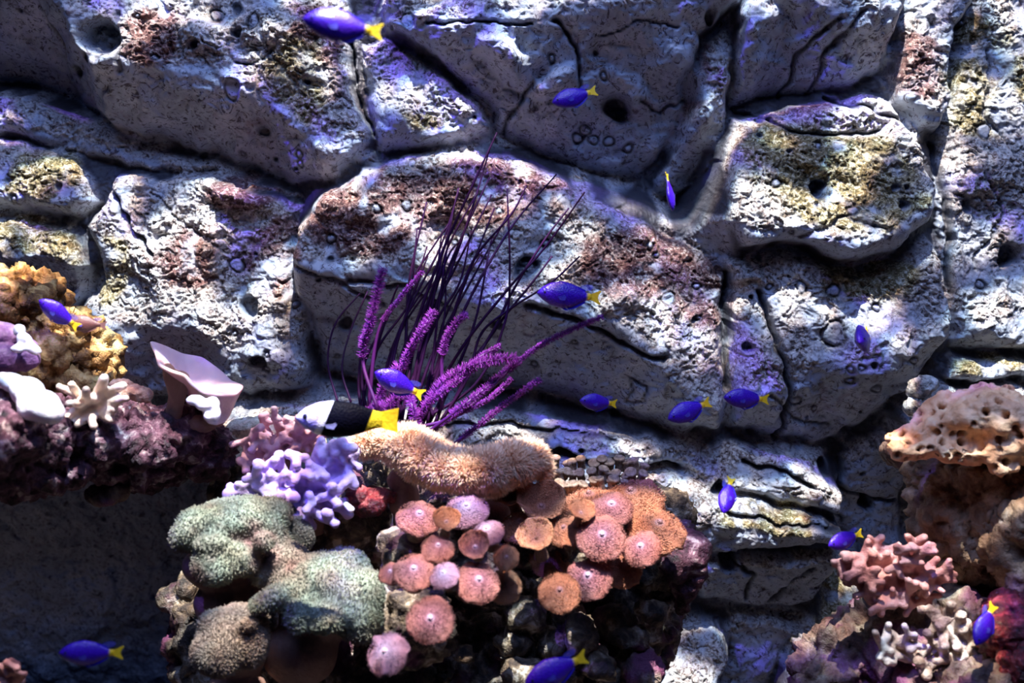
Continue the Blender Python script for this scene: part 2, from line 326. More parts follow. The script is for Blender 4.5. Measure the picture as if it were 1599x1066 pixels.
for _ in range(150): q = rr.uniform(2.5, 5.5); RINGS.append((rr.uniform(-150, 1750), rr.uniform(-150, 1200), q, q * rr.uniform(.75, 1.2), rr.choice([0, 0, 0, .8, 1.2])))
for rx0, ry0, ra, rb, dep in RINGS:
    i0 = max(0, int((rx0 - 3 * ra - X0) / ST2)); i1 = int((rx0 + 3 * ra - X0) / ST2); j0 = max(0, int((ry0 - 3 * rb - Y0) / ST2)); j1 = int((ry0 + 3 * rb - Y0) / ST2)
    sx = FX[j0:j1, i0:i1]; sy = FY[j0:j1, i0:i1]
    if sx.size == 0: continue
    an = np.arctan2(sy - ry0, sx - rx0); wob = 1 + .12 * np.sin(2 * an + rx0) + .07 * np.sin(3 * an + ry0)
    q = np.sqrt(((sx - rx0) / ra) ** 2 + ((sy - ry0) / rb) ** 2) / wob
    w = max(.16, 2.2 / ra); g = np.exp(-((q - 1) / w) ** 2)
    hs = h[j0:j1, i0:i1]; flat = hs.mean(); ins = 1 - sstep(.75, 1.0, q)
    kf = .2 if dep >= 3 else .75; hs = hs * (1 - kf * ins) + flat * kf * ins
    if dep >= 3: hs = hs + ins * (fbm2(sx / 9, sy / 9, 3, 77) - .5) * 2.2
    if dep: hs = hs - dep * (1 - sstep(.55, 1.05, q)); g = np.maximum(g * .5, (1 - sstep(.6, 1.05, q)) * .9)
    else: hs = hs - .55 * g * min(1, ra / 9 + .3)
    h[j0:j1, i0:i1] = hs; gv[j0:j1, i0:i1] = np.maximum(gv[j0:j1, i0:i1], g * .8); crust[j0:j1, i0:i1] *= 1 - ins
# the wall leans back slightly; every grid point is set out on a plane 1.62 m away and pushed forward by its height
YW = 1.62
rx_ = (FX - W / 2) / FPX; rz_ = (H / 2 - FY) / FPX
dy = FWD.y + UPV.y * rz_; dz = FWD.z + UPV.z * rz_
kk = YW / dy
VX = rx_ * kk; VZ = dz * kk; VY = np.full(FX.shape, YW, np.float32)
# push along the line of sight of the tank window centre (constant direction)
hm = h / 100.0; VY = VY - hm; VX = VX * (1 - .12 / YW); VZ = VZ * (1 - .12 / YW)
def wall_y(px, py):
    j = int(np.clip((py - Y0) / ST2, 0, h.shape[0] - 1)); i = int(np.clip((px - X0) / ST2, 0, h.shape[1] - 1)); return float(VY[j, i])
nr, nc = FX.shape; idx = np.arange(nr * nc, dtype=np.int32).reshape(nr, nc)
F = np.stack([idx[:-1, :-1], idx[1:, :-1], idx[1:, 1:], idx[:-1, 1:]], -1).reshape(-1, 4)
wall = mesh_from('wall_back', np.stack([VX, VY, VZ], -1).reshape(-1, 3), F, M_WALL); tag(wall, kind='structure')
def region(lst):
    m = np.zeros(FX.shape, np.float32)
    for cx, cy, ra, rb in lst: m = np.maximum(m, np.exp(-(((FX - cx) / ra) ** 2 + ((FY - cy) / rb) ** 2)))
    return sstep(.35, .6, m * (.45 + 1.1 * fbm2(FX / 34, FY / 34, 4, 133)))
maroon = region([(600,330,130,70),(760,300,150,60),(1000,400,110,60),(1090,450,60,60),(380,300,60,34),(440,400,60,70),(300,400,60,50),(560,250,60,30),(1230,120,90,70),(1420,100,50,60),(500,60,60,60),(250,60,50,60),(1060,110,60,80)])
olive = region([(1200,230,60,40),(1290,270,130,90),(1380,330,70,50),(1340,430,80,50),(60,280,80,50),(60,380,90,60),(470,130,50,90),(640,200,70,30),(1540,120,80,110),(1530,560,90,30),(1200,790,110,50),(1300,930,60,60),(180,420,40,60)])
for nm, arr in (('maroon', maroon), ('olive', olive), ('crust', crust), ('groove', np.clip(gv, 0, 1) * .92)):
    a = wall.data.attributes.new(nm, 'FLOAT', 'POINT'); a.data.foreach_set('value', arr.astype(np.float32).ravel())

# ------------------------------------------------------------------ builders for rock, coral and fish
def px_ball(px, py, d, rx, ry=None, rz=None, rot=0):
    m = mpp(d); ry = ry or rx; rz = rz or (rx + ry) / 2
    return ('s', at(px, py, d), (rx * m, ry * m, rz * m), rot)
def px_cap(p0, p1, r0, r1):
    return ('c', at(*p0), at(*p1), r0 * mpp(p0[2]), r1 * mpp(p1[2]))
VB = Matrix(((1, 0, 0), (0, UPV.y, FWD.y), (0, UPV.z, FWD.z)))      # photo right, photo up, away -> world
_ico = {}
def ico(n):
    if n not in _ico:
        b = bmesh.new(); bmesh.ops.create_icosphere(b, subdivisions=n, radius=1); b.verts.ensure_lookup_table()
        _ico[n] = (np.array([v.co[:] for v in b.verts], np.float32), [tuple(v.index for v in f.verts) for f in b.faces]); b.free()
    return _ico[n]
def blob(name, prims, voxel, mat, parent=None, disp=(), smooth=2, pits=None, squash=None, cols=None):
    """one closed organic mesh grown out of balls and tapered limbs, roughened with noise along its normals"""
    V = []; F = []; off = 0
    bv, bf = ico(3)
    def push(v):
        nonlocal off
        V.append(v); F.extend([tuple(i + off for i in f) for f in bf]); off += len(v)
    for p in prims:
        if p[0] == 's':
            c, r, rot = p[1], p[2], p[3]
            M = np.array(VB @ Matrix.Rotation(R(rot), 3, 'Z')); push((bv * np.array(r, np.float32)) @ M.T + np.array(c))
        else:
            a, b, r0, r1 = p[1:]; ax = b - a; L = ax.length; q = ax.to_track_quat('Z', 'Y').to_matrix()
            t = (bv[:, 2:3] > 0); v = bv.copy(); v = np.where(t, v * r1 + np.array([0, 0, L]), v * r0); push(v @ np.array(q).T + np.array(a))
    V = np.concatenate(V)
    me = bpy.data.meshes.new('tmp'); me.from_pydata(V.tolist(), [], F); me.update()
    o = bpy.data.objects.new(name, me); COL.objects.link(o)
    m = o.modifiers.new('r', 'REMESH'); m.mode = 'VOXEL'; m.voxel_size = voxel
    if smooth: m2 = o.modifiers.new('s', 'SMOOTH'); m2.iterations = smooth; m2.factor = .6
    dg = bpy.context.evaluated_depsgraph_get(); dg.update(); me2 = bpy.data.meshes.new_from_object(o.evaluated_get(dg)); o.modifiers.clear(); o.data = me2
    bpy.data.meshes.remove(me); me2.name = name
    n = len(me2.vertices); co = np.empty(n * 3, np.float32); me2.vertices.foreach_get('co', co); co = co.reshape(-1, 3)
    for k, (sc, am, rg) in enumerate(disp):
        no = np.empty(n * 3, np.float32); me2.vertices.foreach_get('normal', no); no = no.reshape(-1, 3)
        f = fbm3(co * sc + 5, 3, 90 + 7 * k, rg, .55) - (.6 if rg else .5)
        co = co + no * (f * am)[:, None]; me2.vertices.foreach_set('co', co.ravel()); me2.update()
    if pits:
        cell, dep, rad = pits
        no = np.empty(n * 3, np.float32); me2.vertices.foreach_get('normal', no); no = no.reshape(-1, 3)
        q = co / cell; qi = np.floor(q); bd = np.full(n, 9.0)
        for ox in (-1, 0, 1):
            for oy in (-1, 0, 1):
                for oz in (-1, 0, 1):
                    c = qi + [ox, oy, oz]; h3 = np.stack([_hash(c[:, 0], c[:, 1], c[:, 2], s_) for s_ in (11, 12, 13)], -1)
                    bd = np.minimum(bd, np.linalg.norm(c + .15 + .7 * h3 - q, axis=1))
        w = 1 - sstep(rad * .45, rad, bd); co = co - no * (w * dep)[:, None]; me2.vertices.foreach_set('co', co.ravel()); me2.update()
        a = me2.attributes.new('pit', 'FLOAT', 'POINT'); a.data.foreach_set('value', w.astype(np.float32))
    me2.polygons.foreach_set('use_smooth', np.ones(len(me2.polygons), bool))
    me2.materials.clear(); me2.materials.append(mat)
    if parent: o.parent = parent
    return o
def recentre(o):
    """put the origin at the foot of the mesh"""
    n = len(o.data.vertices); co = np.empty(n * 3, np.float32); o.data.vertices.foreach_get('co', co); co = co.reshape(-1, 3)
    c = co.mean(0); c[2] = co[:, 2].min(); o.data.vertices.foreach_set('co', (co - c).ravel()); o.data.update()
    o.location = Vector(c.tolist()); return o
def adopt(parent_loc_obj, *kids):
    for k in kids: k.parent = parent_loc_obj; k.matrix_parent_inverse = Matrix.Translation(-parent_loc_obj.location)
def catmull(P, n):
    P = [Vector(p) for p in P]; P = [P[0] * 2 - P[1]] + P + [P[-1] * 2 - P[-2]]; out = []
    for i in range(1, len(P) - 2):
        for k in range(n):
            t = k / n; a, b, c, d = P[i - 1:i + 3]
            out.append(.5 * ((2 * b) + (c - a) * t + (2 * a - 5 * b + 4 * c - d) * t * t + (3 * b - a - 3 * c + d) * t ** 3))
    out.append(P[-2]); return out
def tube(name, P, r0, r1, mat, parent=None, sides=7, n=8, wob=0.0):
    C = catmull(P, n); V = []; F = []; N = len(C)
    for i, c in enumerate(C):
        t = (C[min(i + 1, N - 1)] - C[max(i - 1, 0)]).normalized(); q = t.to_track_quat('Z', 'Y'); u = i / (N - 1)
        r = r0 + (r1 - r0) * u; r *= 1 + wob * math.sin(i * 2.4)
        for k in range(sides): a = 2 * math.pi * k / sides; V.append(c + q @ Vector((math.cos(a) * r, math.sin(a) * r, 0)))
    for i in range(N - 1):
        for k in range(sides): k2 = (k + 1) % sides; F.append((i * sides + k, i * sides + k2, (i + 1) * sides + k2, (i + 1) * sides + k))
    F.append(tuple(reversed(range(sides)))); F.append(tuple(range((N - 1) * sides, N * sides)))
    return mesh_from(name, [v[:] for v in V], F, mat, parent), C
def spikes(name, P, D, L, r, mat, parent=None):
    """many short pointed polyps: roots P, directions D, lengths L"""
    P = np.asarray(P, np.float32); D = np.asarray(D, np.float32); D /= np.linalg.norm(D, axis=1, keepdims=True) + 1e-9; L = np.asarray(L, np.float32)[:, None]
    a = np.cross(D, [.3, .5, .81]); a /= np.linalg.norm(a, axis=1, keepdims=True) + 1e-9; b = np.cross(D, a)
    ring = [P + r * (a * math.cos(t) + b * math.sin(t)) for t in (0, 2.094, 4.189)]
    ring2 = [P + D * L * .6 + r * .75 * (a * math.cos(t) + b * math.sin(t)) for t in (0, 2.094, 4.189)]
    V = np.stack(ring + ring2 + [P + D * L], 1).reshape(-1, 3); n = len(P); o = (np.arange(n) * 7)[:, None]
    F = np.concatenate([np.concatenate([o + t for t in tri], 1) for tri in
        ((0, 1, 4), (0, 4, 3), (1, 2, 5), (1, 5, 4), (2, 0, 3), (2, 3, 5), (3, 4, 6), (4, 5, 6), (5, 3, 6))]).astype(np.int32)
    return mesh_from(name, V, F, mat, parent)
def surface_points(me, n, seed=1):
    g = np.random.default_rng(seed); m = len(me.polygons); ce = np.empty(m * 3, np.float32); no = ce.copy(); ar = np.empty(m, np.float32)
    me.polygons.foreach_get('center', ce); me.polygons.foreach_get('normal', no); me.polygons.foreach_get('area', ar)
    i = g.choice(m, n, p=ar / ar.sum()); j = g.normal(0, 1, (n, 3)).astype(np.float32) * math.sqrt(ar.mean()) * .35
    return ce.reshape(-1, 3)[i] + j, no.reshape(-1, 3)[i], g

# ------------------------------------------------------------------ coral, rock and fish materials
def simple(name, stops, scale, bscale, bstr, rough=.55, spec=.35, sss=0, dist=.006, detail=4, extra=None):
    s = NT(name); c = s.ramp(s.noise(scale, detail, .6, .5), stops)
    if extra: c = s.mix(s.ramp(s.noise(extra[0], 3, .6), [(extra[1], (0, 0, 0)), (extra[1] + .12, (1, 1, 1))]), c, extra[2])
    if sss: s.b.inputs['Subsurface Weight'].default_value = sss; s.b.inputs['Subsurface Radius'].default_value = (.01, .005, .004); s.b.inputs['Subsurface Scale'].default_value = .6
    s.col(c); s.set(Roughness=rough, Specular_IOR_Level=spec); s.bump(s.noise(bscale, 4, .65), bstr, dist); return s.m
M_REEF = simple('reef_rock', [(.30, (.015, .010, .012)), (.44, (.11, .06, .05)), (.56, (.20, .14, .10)), (.68, (.38, .32, .25))], 34, 120, .8, extra=(11, .52, (.20, .06, .14)))
M_REEFD = simple('dark_reef_rock', [(.34, (.012, .010, .010)), (.47, (.07, .05, .04)), (.56, (.20, .15, .10)), (.64, (.50, .44, .38))], 46, 130, .9, extra=(13, .54, (.14, .04, .10)))
M_GOLD = simple('golden_rock', [(.34, (.05, .02, .01)), (.48, (.26, .13, .04)), (.58, (.62, .40, .15)), (.72, (.85, .68, .38))], 30, 110, .8)
M_CRUSTP = simple('maroon_crust', [(.34, (.008, .003, .007)), (.47, (.05, .014, .03)), (.57, (.14, .06, .09)), (.66, (.46, .36, .36))], 50, 160, .9)
M_BROWN = simple('brown_rock', [(.30, (.05, .025, .015)), (.46, (.22, .13, .08)), (.6, (.36, .24, .15)), (.75, (.62, .48, .36))], 28, 110, .8)
M_RED = simple('red_crust', [(.36, (.02, .003, .006)), (.5, (.13, .012, .025)), (.6, (.32, .04, .05)), (.7, (.7, .25, .25))], 60, 180, .9, rough=.35, spec=.5)
M_PLATE = None
s = NT('porous_plate_coral'); c = s.ramp(s.noise(30, 4, .6), [(.32, (.62, .30, .15)), (.5, (.92, .54, .30)), (.68, (.97, .70, .44))])
c = s.mix(s.attr('pit'), c, (.22, .09, .04)); s.col(c); s.set(Roughness=.55); s.bump(s.noise(160, 3), .5, .005); M_PLATE = s.m
M_GREEN = simple('green_leather', [(.32, (.26, .20, .17)), (.45, (.29, .29, .23)), (.58, (.33, .39, .31)), (.72, (.42, .37, .31))], 14, 330, .9, rough=.7, dist=.006, detail=3, extra=(11, .56, (.30, .17, .16)))
M_TAN = simple('tan_leather', [(.34, (.32, .22, .18)), (.5, (.46, .36, .29)), (.66, (.54, .46, .38))], 12, 330, .9, rough=.7, dist=.006, detail=3, extra=(9, .60, (.48, .30, .33)))
M_STALK = simple('leather_stalk', [(.35, (.14, .07, .06)), (.6, (.30, .18, .15))], 20, 120, .4)
M_ORANGE = simple('toadstool_cap', [(.35, (.70, .38, .25)), (.55, (.86, .52, .35)), (.7, (.92, .62, .45))], 40, 300, .5, sss=.15)
M_HAIR = simple('toadstool_polyps', [(.35, (.84, .50, .34)), (.55, (.95, .66, .48)), (.7, (.98, .78, .62))], 60, 300, .1, sss=.1)
M_LILAC = simple('lilac_coral', [(.35, (.38, .26, .58)), (.55, (.56, .42, .74)), (.7, (.70, .58, .82))], 25, 220, .35, sss=.15)
M_PINK = simple('pink_coral', [(.35, (.42, .20, .27)), (.55, (.62, .35, .40)), (.7, (.74, .50, .52))], 25, 220, .35, sss=.15)
M_SALMON = simple('salmon_coral', [(.35, (.30, .12, .12)), (.55, (.50, .24, .22)), (.7, (.66, .38, .34))], 25, 200, .5, sss=.1)
M_BEIGE = simple('beige_coral', [(.35, (.58, .44, .38)), (.6, (.76, .64, .56))], 20, 240, .25, sss=.15)
M_WHITE = simple('pale_coral', [(.35, (.72, .68, .90)), (.6, (.90, .88, .98))], 16, 260, .25, sss=.2)
M_CUP = simple('pink_cup_coral', [(.35, (.68, .42, .50)), (.55, (.82, .58, .62)), (.72, (.88, .68, .66))], 9, 200, .2, rough=.45, sss=.25)
M_VIO = simple('violet_clam', [(.38, (.05, .015, .08)), (.55, (.20, .09, .24)), (.7, (.45, .30, .42))], 26, 120, .5)
M_WHIP = NT('dark_whip'); M_WHIP.col((.022, .004, .032)); M_WHIP.set(Roughness=.5, Specular_IOR_Level=.1); M_WHIP = M_WHIP.m
M_FUZZ = NT('purple_whip'); M_FUZZ.col((.07, .005, .11)); M_FUZZ.set(Roughness=.5); M_FUZZ = M_FUZZ.m
M_POLY = NT('purple_polyps'); M_POLY.col((.20, .015, .29)); M_POLY.set(Roughness=.5); M_POLY = M_POLY.m
def disc_mat(name, c0, c1, c2):
    s = NT(name); 
    sep = s.n('ShaderNodeSeparateXYZ'); s.link(s.tc.outputs['Object'], sep.inputs[0])
    l = s.n('ShaderNodeMath', operation='MULTIPLY'); s.link(sep.outputs[0], l.inputs[0]); s.link(sep.outputs[0], l.inputs[1])
    k = s.n('ShaderNodeMath', operation='MULTIPLY'); s.link(sep.outputs[1], k.inputs[0]); s.link(sep.outputs[1], k.inputs[1])
    a = s.n('ShaderNodeMath', operation='ADD'); s.link(l.outputs[0], a.inputs[0]); s.link(k.outputs[0], a.inputs[1])
    q = s.n('ShaderNodeMath', operation='SQRT'); s.link(a.outputs[0], q.inputs[0])
    c = s.ramp(q.outputs[0], [(.05, c2), (.22, c0), (.85, c1)])
    v = s.voro(22); sp = s.ramp(v, [(.1, (.6, .6, .6)), (.4, (0, 0, 0))])
    c = s.mix(sp, c, tuple(min(1, x * 1.3 + .06) for x in c1)); s.col(c); s.set(Roughness=.5, Specular_IOR_Level=.4); s.bump(v, .6, .05); return s.m
M_DISC = {'orange': disc_mat('orange_mushroom', (.38, .14, .09), (.54, .20, .11), (.48, .24, .26)),
          'pink': disc_mat('pink_mushroom', (.38, .15, .20), (.46, .17, .15), (.75, .55, .72)),
          'lilac': disc_mat('lilac_mushroom', (.55, .38, .58), (.46, .23, .34), (.92, .88, 1.0)),
          'brown': disc_mat('brown_mushroom', (.24, .10, .07), (.58, .26, .14), (.10, .04, .03))}

# ------------------------------------------------------------------ floor of the tank
fb = mesh_from('floor', [(-1.6, .3, -1.16), (1.6, .3, -1.16), (1.6, 1.9, -1.16), (-1.6, 1.9, -1.16)], [(0, 1, 2, 3)], M_REEFD, smooth=False); tag(fb, kind='structure')

# ------------------------------------------------------------------ rocks
def rock(name, prims, voxel, mat, disp, label, cat='rock', **k):
    o = recentre(blob(name, prims, voxel, mat, None, disp, **k)); tag(o, label, cat); return o
B = px_ball
centre = rock('reef_rock', [B(690,850,1.10,90,50,50), B(640,900,1.09,50,50,40), B(740,880,1.09,60,46,40), B(900,850,1.12,110,46,50), B(640,980,1.06,60,60,40), B(700,1010,1.27,330,150,190), B(900,970,1.28,150,130,130), B(620,860,1.24,110,60,70), B(900,840,1.26,160,60,80), B(1000,860,1.25,70,60,60),
    B(470,820,1.26,90,60,80), B(400,760,1.30,70,50,60), B(560,780,1.27,70,60,60), B(700,780,1.28,130,50,60), B(400,1000,1.2,120,120,120), B(700,1200,1.2,330,140,200), B(1040,800,1.30,30,30,40),
    B(290,960,1.16,18,24), B(282,1010,1.16,18,20), B(296,1050,1.16,20,24), B(300,915,1.17,16,18), B(275,930,1.17,14,16),
    ] + [B(570 + (i * 97) % 460, 945 + (i * 61) % 125, 1.10 + .012 * ((i * 7) % 6), 12 + (i * 7) % 17, 13 + (i * 5) % 15) for i in range(34)],
    .0042, M_REEFD, [(9, .04, False), (32, .030, True), (90, .012, True)], 'large dark knobbly reef rock carrying the corals in the middle of the tank')
o = rock('coralline_rock', [B(1075,860,1.16,30,28), B(1055,880,1.15,26,24), B(1085,885,1.16,20,24), B(1072,915,1.17,24,26), B(1065,940,1.18,16,22)], .003, M_CRUSTP, [(30, .016, True), (90, .006, True)], 'maroon encrusted knob of rock at the right end of the central reef')
o = rock('coralline_rock', [B(560,815,1.16,50,40), B(530,850,1.17,40,36), B(600,850,1.17,30,26), B(480,858,1.17,34,24)], .003, M_REEFD, [(24, .02, True), (80, .008, True)], 'dark hollow rock between the lilac finger coral and the mushroom polyps')
gold = rock('golden_rock', [B(20,470,1.22,60,50,70), B(90,530,1.22,60,45,60), B(140,560,1.23,34,40,50), B(50,560,1.2,70,50,70), B(-60,500,1.2,90,90), B(120,600,1.22,60,30,50), B(0,440,1.24,30,26)], .0034, M_GOLD,
    [(14, .04, False), (34, .040, True), (80, .022, True)], 'golden yellow rock sloping down from the left edge of the tank')
ledge = rock('ledge_rock', [B(60,680,1.12,150,56,130), B(230,690,1.16,90,44,80), B(290,665,1.18,40,34,40), B(150,655,1.17,60,24,40), B(-60,700,1.0,150,80,170), B(330,700,1.2,30,34,40), B(200,730,1.16,70,26,60), B(40,740,1.06,90,26,90), B(60,670,1.34,230,40,200), B(260,700,1.34,80,40,160)], .0036, M_CRUSTP,
    [(12, .05, False), (34, .036, True), (95, .014, True)], 'maroon and purple encrusted ledge rock jutting from the left wall over a dark cave')
o = rock('stone', [B(168,772,1.14,24,14,20), B(185,768,1.14,15,12), B(150,770,1.14,14,12)], .0025, M_REEF, [(30, .014, True), (90, .006, True)], 'small pale stone wedged under the left ledge')
rb = rock('brown_rock', [B(1500,790,1.18,70,80,80), B(1560,780,1.16,90,110,90), B(1470,740,1.2,50,40), B(1500,860,1.18,50,40), B(1650,850,1.1,100,120), B(1590,720,1.2,100,50,80), B(1560,870,1.17,60,34), B(1450,770,1.21,30,40)], .0036, M_BROWN,
    [(14, .04, False), (34, .038, True), (95, .015, True)], 'brown craggy rock under the orange plate coral')
rc = rock('reef_rock', [B(1480,1040,1.12,130,60,100), B(1420,985,1.16,80,50,60), B(1340,1040,1.16,90,60,70), B(1300,1070,1.14,60,50), B(1520,1000,1.12,60,60), B(1480,930,1.2,50,60), B(1560,1100,1.05,160,80), B(1410,1160,1.1,200,100,150), B(1340,990,1.18,40,26), B(1560,910,1.2,60,50)], .0036, M_REEF,
    [(14, .04, False), (32, .040, True), (90, .016, True)], 'rough brown and beige rock heaped in the lower right corner')
o = rock('red_rock', [B(1570,1000,1.02,34,44), B(1590,960,1.03,34,24), B(1600,1040,1.0,44,40), B(1560,960,1.04,16,12)], .003, M_RED, [(26, .035, True), (80, .015, True)], 'dark red encrusted rock at the right edge of the tank')
for i, (x, y, rx, ry, lb) in enumerate([(1440,606,20,16,'white rubble stone resting above the orange plate coral'), (1435,634,17,11,'pale grey stone left of the orange plate coral'), (1405,705,22,18,'grey mottled stone tucked under the left tip of the plate coral')]):
    rock('stone', [B(x, y, 1.27, rx, ry, 20), B(x + 9, y - 4, 1.27, rx * .6, ry * .7)], .0026, M_REEF if i == 2 else simple('pale_stone', [(.35, (.10, .10, .10)), (.47, (.42, .46, .46)), (.6, (.85, .88, .86))], 50, 150, .8), [(30, .02, True), (100, .008, True)], lb)
rock('rubble', [B(205,612,1.2,22,9,14), B(185,600,1.2,18,10,14), B(220,618,1.2,16,9), B(160,603,1.21,20,9)], .0022, simple('rubble_crust', [(.35, (.45, .2, .18)), (.55, (.75, .45, .36)), (.7, (.95, .75, .6))], 60, 200, .7), [(50, .012, True), (140, .004, True)], 'salmon pink crust behind the beige finger coral')
rock('rubble', [B(395,668,1.24,40,14,26), B(360,700,1.24,26,26,26), B(490,694,1.24,22,16)], .003, simple('pale_rubble', [(.35, (.2, .17, .12)), (.5, (.62, .58, .48)), (.65, (.9, .88, .82))], 50, 160, .8), [(40, .012, True), (120, .005, True)], 'pale rubble between the cup coral and the pink finger coral')

# ------------------------------------------------------------------ finger corals
def finger_coral(name, root, arms, d, r, knobs, mat, label, cat='coral', seed=0, bend=.5, base=(), tip=1.15, voxel=.0022, depth=.05, spread=1.6, dispv=((60, .004, False),), stalk=None):
    g = random.Random(seed); t = empty(name, at(*root[:2], d)); tag(t, label, cat)
    pr = [B(*b) for b in base]
    for (x, y) in arms:
        dd = d - depth * g.uniform(.3, 1.0); mx, my = (root[0] + x) / 2 + g.uniform(-6, 6), (root[1] + y) / 2 + g.uniform(-4, 6)
        pr.append(px_cap((root[0] + (x - root[0]) * .25, root[1] + (y - root[1]) * .25, d), (mx, my, (d + dd) / 2), r * 1.5, r * 1.2)); pr.append(px_cap((mx, my, (d + dd) / 2), (x, y, dd), r * 1.2, r))
        for k in range(knobs):
            a = g.uniform(0, 6.28); q = r * spread * g.uniform(.9, 1.6); kx, ky = x + math.cos(a) * q, y + math.sin(a) * q; kd = dd - g.uniform(-.2, 1) * q * mpp(d)
            pr.append(px_cap((x, y, dd), (kx, ky, kd), r * .8, r * tip * g.uniform(.75, 1.05)))
    b = blob('branches', pr, voxel, mat, None, dispv, 1); adopt(t, b)
    if stalk:
        s_ = blob('stalk', [B(*q) for q in stalk], .004, M_STALK, None, ((30, .008, False),), 2); adopt(t, s_)
    return t
finger_coral('finger_coral', (455,780), [(372,768),(388,758),(398,742),(418,733),(412,765),(438,724),(436,750),(462,712),(470,738),(482,760),(455,765),(498,700),(520,692),(535,708),(512,724),(530,738),(500,752),(548,745),
    (488,785),(515,775),(532,792),(512,812),(488,822),(465,822),(452,800),(438,784),(470,802),(545,720),(500,735),(425,780)], 1.13, 7.4, 3, M_LILAC, 'lilac knobbly finger coral above the green leather corals', seed=3, base=[(480,775,1.15,34,36,24),(420,760,1.16,34,18,20),(515,725,1.16,28,26,20)],
    stalk=[(490,800,1.16,40,36,30),(520,760,1.18,30,40,30)])
finger_coral('finger_coral', (440,705), [(376,690),(382,708),(395,672),(410,658),(428,652),(442,662),(458,655),(474,662),(490,672),(508,662),(524,672),(400,692),(420,680),(445,684),(465,682),(398,716),(425,702),(452,702),(484,690),(410,728),(385,724)],
    1.19, 5.8, 3, M_PINK, 'dusty pink finger coral below the black and yellow fish', seed=5, base=[(430,705,1.21,38,20,20),(470,690,1.21,30,14,16)], stalk=[(425,725,1.21,40,18,24)])
finger_coral('finger_coral', (142,634), [(92,604),(112,600),(134,607),(163,590),(150,622),(192,602),(196,622),(178,640),(172,655),(146,665),(120,662),(104,652),(108,630)], 1.08, 6.5, 0, M_BEIGE,
    'beige antler-shaped finger coral beside the white leather coral', seed=8, base=[(138,636,1.08,26,18,14)], depth=.06, tip=.9)
finger_coral('branching_coral', (1405,905), [(1318,878),(1335,868),(1340,892),(1352,858),(1366,848),(1382,858),(1396,866),(1412,858),(1428,850),(1440,862),(1425,878),(1452,884),(1472,892),(1478,905),(1455,912),(1440,898),
    (1400,885),(1375,880),(1358,905),(1380,902),(1398,915),(1420,925),(1372,925),(1340,905),(1352,925),(1395,940),(1425,945),(1450,930),(1330,895),(1375,945)], 1.12, 7.0, 4, M_SALMON,
    'salmon pink branching coral on the lower right rocks', seed=11, base=[(1400,900,1.14,52,30,26)], depth=.055, tip=.9, spread=1.9, stalk=[(1395,975,1.15,46,36,36),(1400,945,1.15,50,26,34)])
finger_coral('finger_coral', (1405,1010), [(1372,1000),(1385,985),(1400,1002),(1418,990),(1432,1006),(1445,1020),(1395,1024),(1415,1030),(1380,1016)], 1.07, 6, 2, simple('cream_coral', [(.35, (.35, .24, .2)), (.6, (.70, .60, .52))], 25, 200, .5), 'cream finger coral low on the right hand rocks', seed=15, base=[(1408,1012,1.08,30,14,14)], depth=.03)
finger_coral('finger_coral', (1490,1010), [(1450,950),(1462,968),(1480,955),(1498,972),(1470,990),(1512,992),(1490,1000),(1455,1005),(1520,1020),(1500,1035),(1475,1030),(1530,1045),(1448,1040),(1510,1060),(1485,1058)], 1.06, 7.5, 2, simple('fawn_coral', [(.38, (.14, .08, .07)), (.5, (.36, .26, .21)), (.62, (.66, .56, .48))], 40, 180, .7), 'fawn stubby finger coral between the cream coral and the dark red rock', seed=21, base=[(1488,1005,1.07,40,46,20),(1500,1045,1.06,36,30,20)], depth=.03, dispv=((60, .008, False),))
finger_coral('finger_coral', (10,1052), [(12,1034),(26,1038),(38,1052),(20,1060),(4,1040),(-10,1050)], 1.0, 7, 1, M_SALMON, 'salmon coral tip poking up at the bottom left corner', seed=2, base=[(5,1062,1.0,34,18,24)], depth=.03, stalk=[(0,1110,1.0,34,50,30)])

# ------------------------------------------------------------------ leather and toadstool corals
def leather(name, cap, stalk, mat, label, voxel=.0028, disp=((14, .016, False), (48, .006, False), (200, .0018, False)), smooth=5):
    t = empty(name, at(stalk[-1][0], stalk[-1][1], stalk[-1][2])); tag(t, label, 'coral')
    c = blob('cap', [B(*b) for b in cap], voxel, mat, None, disp, smooth); s_ = blob('stalk', [B(*b) for b in stalk], .004, M_STALK, None, ((30, .008, False),), 3)
    P_, N_, g2 = surface_points(c.data, 16000, 5); v = spikes('polyps', P_, N_ + g2.normal(0, .3, N_.shape), g2.uniform(.0016, .0032, len(P_)), .0006, mat); tag(v, kind='stuff')
    adopt(t, c, s_, v); return t
leather('leather_coral', [(350,815,1.06,74,34,60,8),(300,826,1.04,30,36,34,-20),(395,815,1.06,48,38,44,-20),(345,868,1.03,40,34,34),(335,885,1.02,34,30,26),(412,842,1.02,17,15,18),(428,862,1.06,28,44,26,20),(372,872,1.03,38,26,26),(276,838,1.03,12,24,14),(420,800,1.07,36,26,26),(330,848,1.015,26,12,14,10)],
    [(345,880,1.09,60,40,50),(360,940,1.10,56,40,50)], M_GREEN, 'green brown domed leather coral, uppermost of the leather corals on the left')
leather('leather_coral', [(520,918,1.04,74,52,50,-12),(440,878,1.05,40,28,32,10),(412,892,1.04,22,20,18,30),(538,890,1.05,38,32,26),(572,930,1.03,26,44,26),(556,965,1.02,34,40,26),(500,960,1.01,56,26,34),(460,905,1.04,44,28,30),(476,930,1.02,44,30,26),(462,962,.99,20,28,14,14),(425,935,.99,30,17,16,22),(405,942,.985,16,11,12,20),(480,895,1.045,34,20,20)],
    [(500,960,1.09,66,44,50),(470,1020,1.08,60,50,50)], M_GREEN, 'wide green ruffled leather coral in the middle of the three leather corals')
